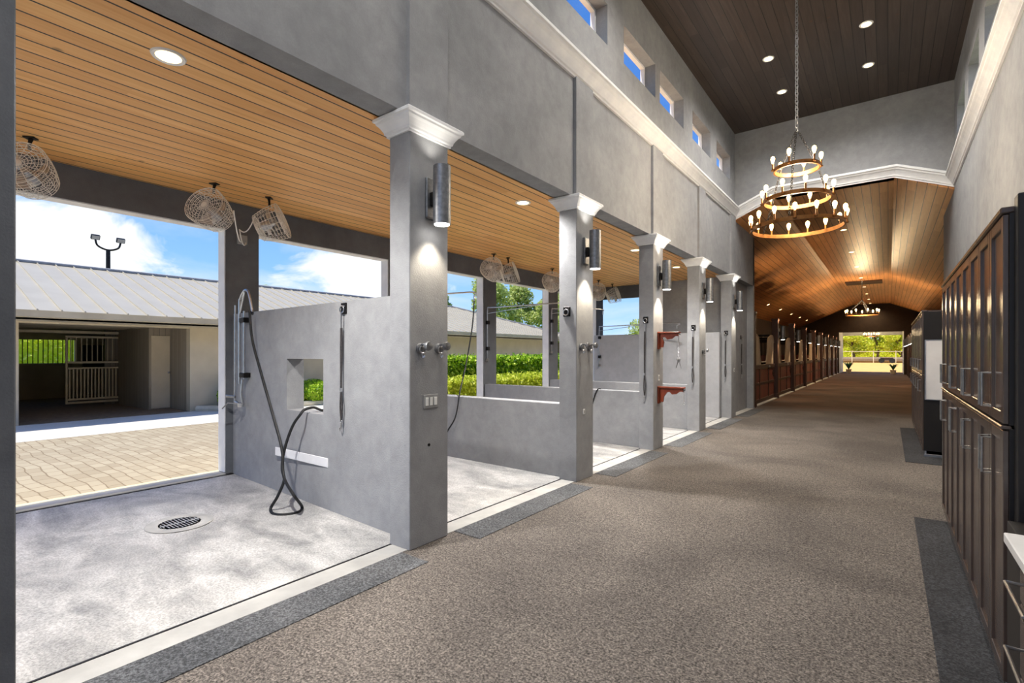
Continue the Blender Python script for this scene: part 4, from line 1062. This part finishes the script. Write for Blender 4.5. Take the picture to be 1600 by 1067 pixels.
# light pole
px_ = P(169, 400, x=-24.6)
e = empty('yard_light_pole', (px_.x, px_.y, 0), 'dark pole with two floodlights behind the metal roof', 'light pole')
zt_ = P(169, 390, x=-24.6).z
MB().tube([(px_.x, px_.y, 0), (px_.x, px_.y, zt_)], [.10, .07], 10).build('pole', 'metal_black', e)
MB().tube(smooth([(px_.x, px_.y-.40, zt_+.34), (px_.x, px_.y-.32, zt_+.10), (px_.x, px_.y, zt_-.02), (px_.x, px_.y+.32, zt_+.10), (px_.x, px_.y+.40, zt_+.34)], 5), .035, 8).build('crossarm', 'metal_black', e)
for sg in (-1, 1):
    yy = px_.y+sg*.40; m = MB(); R_ = Matrix.Translation((px_.x, yy, zt_+.42)) @ Matrix.Rotation(.5, 4, 'Y'); m.box(-.05, .06, -.14, .14, -.09, .10, .015, R_)
    fl = m.build('floodlight', 'metal_black', e)
    MB().box(.06, .068, -.12, .12, -.075, .085, .003, R_).build('glass', 'plastic_grey', fl)

# trees
def tree(x, y, h, r, mat, label, group, n=9000, size=.22, trunk=.14, clumps=16, flat=.8, base=.35, seed=0):
    r_ = np.random.default_rng(seed+int(abs(x*7+y*13)))
    e = empty('tree', (x, y, 0), label, 'tree', group)
    cs = []; m = MB(); m.tube(smooth([(x, y, 0), (x+.1*r, y, h*.3), (x-.06*r, y+.05*r, h*.6), (x, y, h*.85)], 4), None or [trunk*(1-.75*i/12) for i in range(13)], 8)
    for k in range(clumps):
        a = r_.random()*2*PI; rr = r*math.sqrt(r_.random())*.8; f = base+(1-base)*r_.random()**.8
        sh = math.sin(PI*min(1, max(.08, (f-base)/(1-base)*.85+.12)))
        c = np.array([x+rr*math.cos(a)*sh, y+rr*math.sin(a)*sh, h*f]); cs.append(c)
        m.tube([(x, y, h*max(.2, f-.25)), tuple(c)], [trunk*.35, trunk*.1], 5)
    m.build('trunk', 'bark', e)
    cs = np.array(cs)
    def s_(n):
        i = rng.integers(0, len(cs), n); d_ = rng.normal(size=(n,3)); d_ /= np.linalg.norm(d_, axis=1)[:,None]
        q = (rng.random(n)**.4)[:,None]; return cs[i]+d_*q*np.array([r*.38, r*.38, r*.38*flat])
    V, k = leaves(n, s_, size, .5); foliage('crown', mat, e, V, k)
    return e
for (x, y, h, r, l) in ((-27, 26.5, 6.0, 1.5, 'feathery green tree rising behind the stable roof, right of the switch column'),
                        (-27, 32.5, 8.2, 2.4, 'tall feathery tree behind the stable, left of the second column'),
                        (-27, 36.5, 7.6, 2.4, 'feathery tree behind the stable hip roof, next to the second column'),
                        (-24, 38.5, 7.0, 2.3, 'feathery tree beyond the hedge end, behind the second column'),
                        (-17, 44, 4.6, 3.4, 'bushy tree low in the opening above the pale partition')):
    tree(x, y, h, r, 'leaf_pine', l, 'feathery trees behind the stable', 9000, .26)
def palm(x, y, h, label):
    e = empty('palm_tree', (x, y, 0), label, 'palm', 'palm tops over the stable ridge')
    MB().tube([(x, y, 0), (x+.1, y, h)], [.14, .10], 8).build('trunk', 'bark', e)
    m = MB()
    for k in range(13):
        a = 2*PI*k/13+.3*rng.random(); up = .3+.6*rng.random(); L = 1.1
        d_ = Vector((math.cos(a), math.sin(a), 0)); sd = Vector((-d_.y, d_.x, 0)); c = Vector((x+.1, y, h))
        for j in range(10):
            t_ = (j+1)/10; p = c+d_*L*t_+Vector((0,0, L*(up*t_-.9*t_*t_))); l_ = .30*math.sin(PI*min(.95, t_*.8+.15))
            for s2 in (-1, 1): m.raw([p, p+d_*.06, p+sd*s2*l_+d_*.12-Vector((0,0,.08))], [(0,1,2)])
    m.build('fronds', 'leaf_pine', e)
palm(-27, 13.5, 5.1, 'palm top showing above the stable ridge, middle one'); palm(-29, 12.6, 4.9, 'palm top showing above the stable ridge, left one'); palm(-27.5, 15.3, 4.75, 'palm top showing above the stable ridge, right one')

# beyond the end door: arena, fence, trees
m = None
FY = 104
e = empty('rail_fence', (-2, FY, 0), 'pale horizontal rail fence beyond the arena sand', 'fence')
for k in range(9):
    x = -14+3*k; MB().box(x-.05, x+.05, FY-.05, FY+.05, 0, 2.05, .01).build('post', 'gate_cream', e)
for z_ in (1.95,): MB().box(-14, 10, FY-.09, FY-.05, z_-.08, z_, .01).build('rail', 'gate_cream', e)
tag(MB().box(-15, 11, FY+1.0, FY+3, 0, .95, .3).build('earth_bank', 'soil'), 'dark low bank behind the arena fence', 'bank')
for i, (x, y, h, r) in enumerate(((-9, 112, 7.5, 3.8), (-5.2, 109, 6.6, 3.4), (-1.8, 113, 7.8, 3.8), (1.6, 109, 6.8, 3.4), (5.0, 112, 7.6, 3.8), (-12.5, 115, 8, 4), (8.5, 115, 8, 4))):
    tree(x, y, h, r, 'leaf_far', 'sunlit yellow-green tree beyond the end door, '+['far left', 'left', 'centre back', 'right of centre', 'right', 'outermost left', 'outermost right'][i], 'trees beyond the end door', 11000, .34, .22, 18, .8, .32)
hedge(-18, 14, 121, 123, 4.0, 'leaf_far', 'tall sunlit hedge far behind the arena trees', 14000, .3)
e = empty('garden_cart', (-.4, 102.6, 0), 'dark utility cart parked beyond the fence', 'cart')
MB().box(-1.0, .6, 102, 103.2, .45, .62, .03).build('bed', 'post_wood', e)
for (x, y) in ((-.9, 101.95), (.5, 101.95), (-.9, 103.25), (.5, 103.25)): MB().lathe([(.12, -.08), (.36, -.09), (.40, -.04), (.40, .04), (.36, .09), (.12, .08)], (x, y, .40), 'y').build('wheel', 'rubber_black', e)
MB().box(-1.0, -.96, 102, 103.2, .62, 1.2).box(-1.0, .6, 102, 102.04, .62, .9).build('side_board', 'post_wood', e)

# strip helper properties
for o in list(COL.objects):
    if '_w' in o: del o['_w']
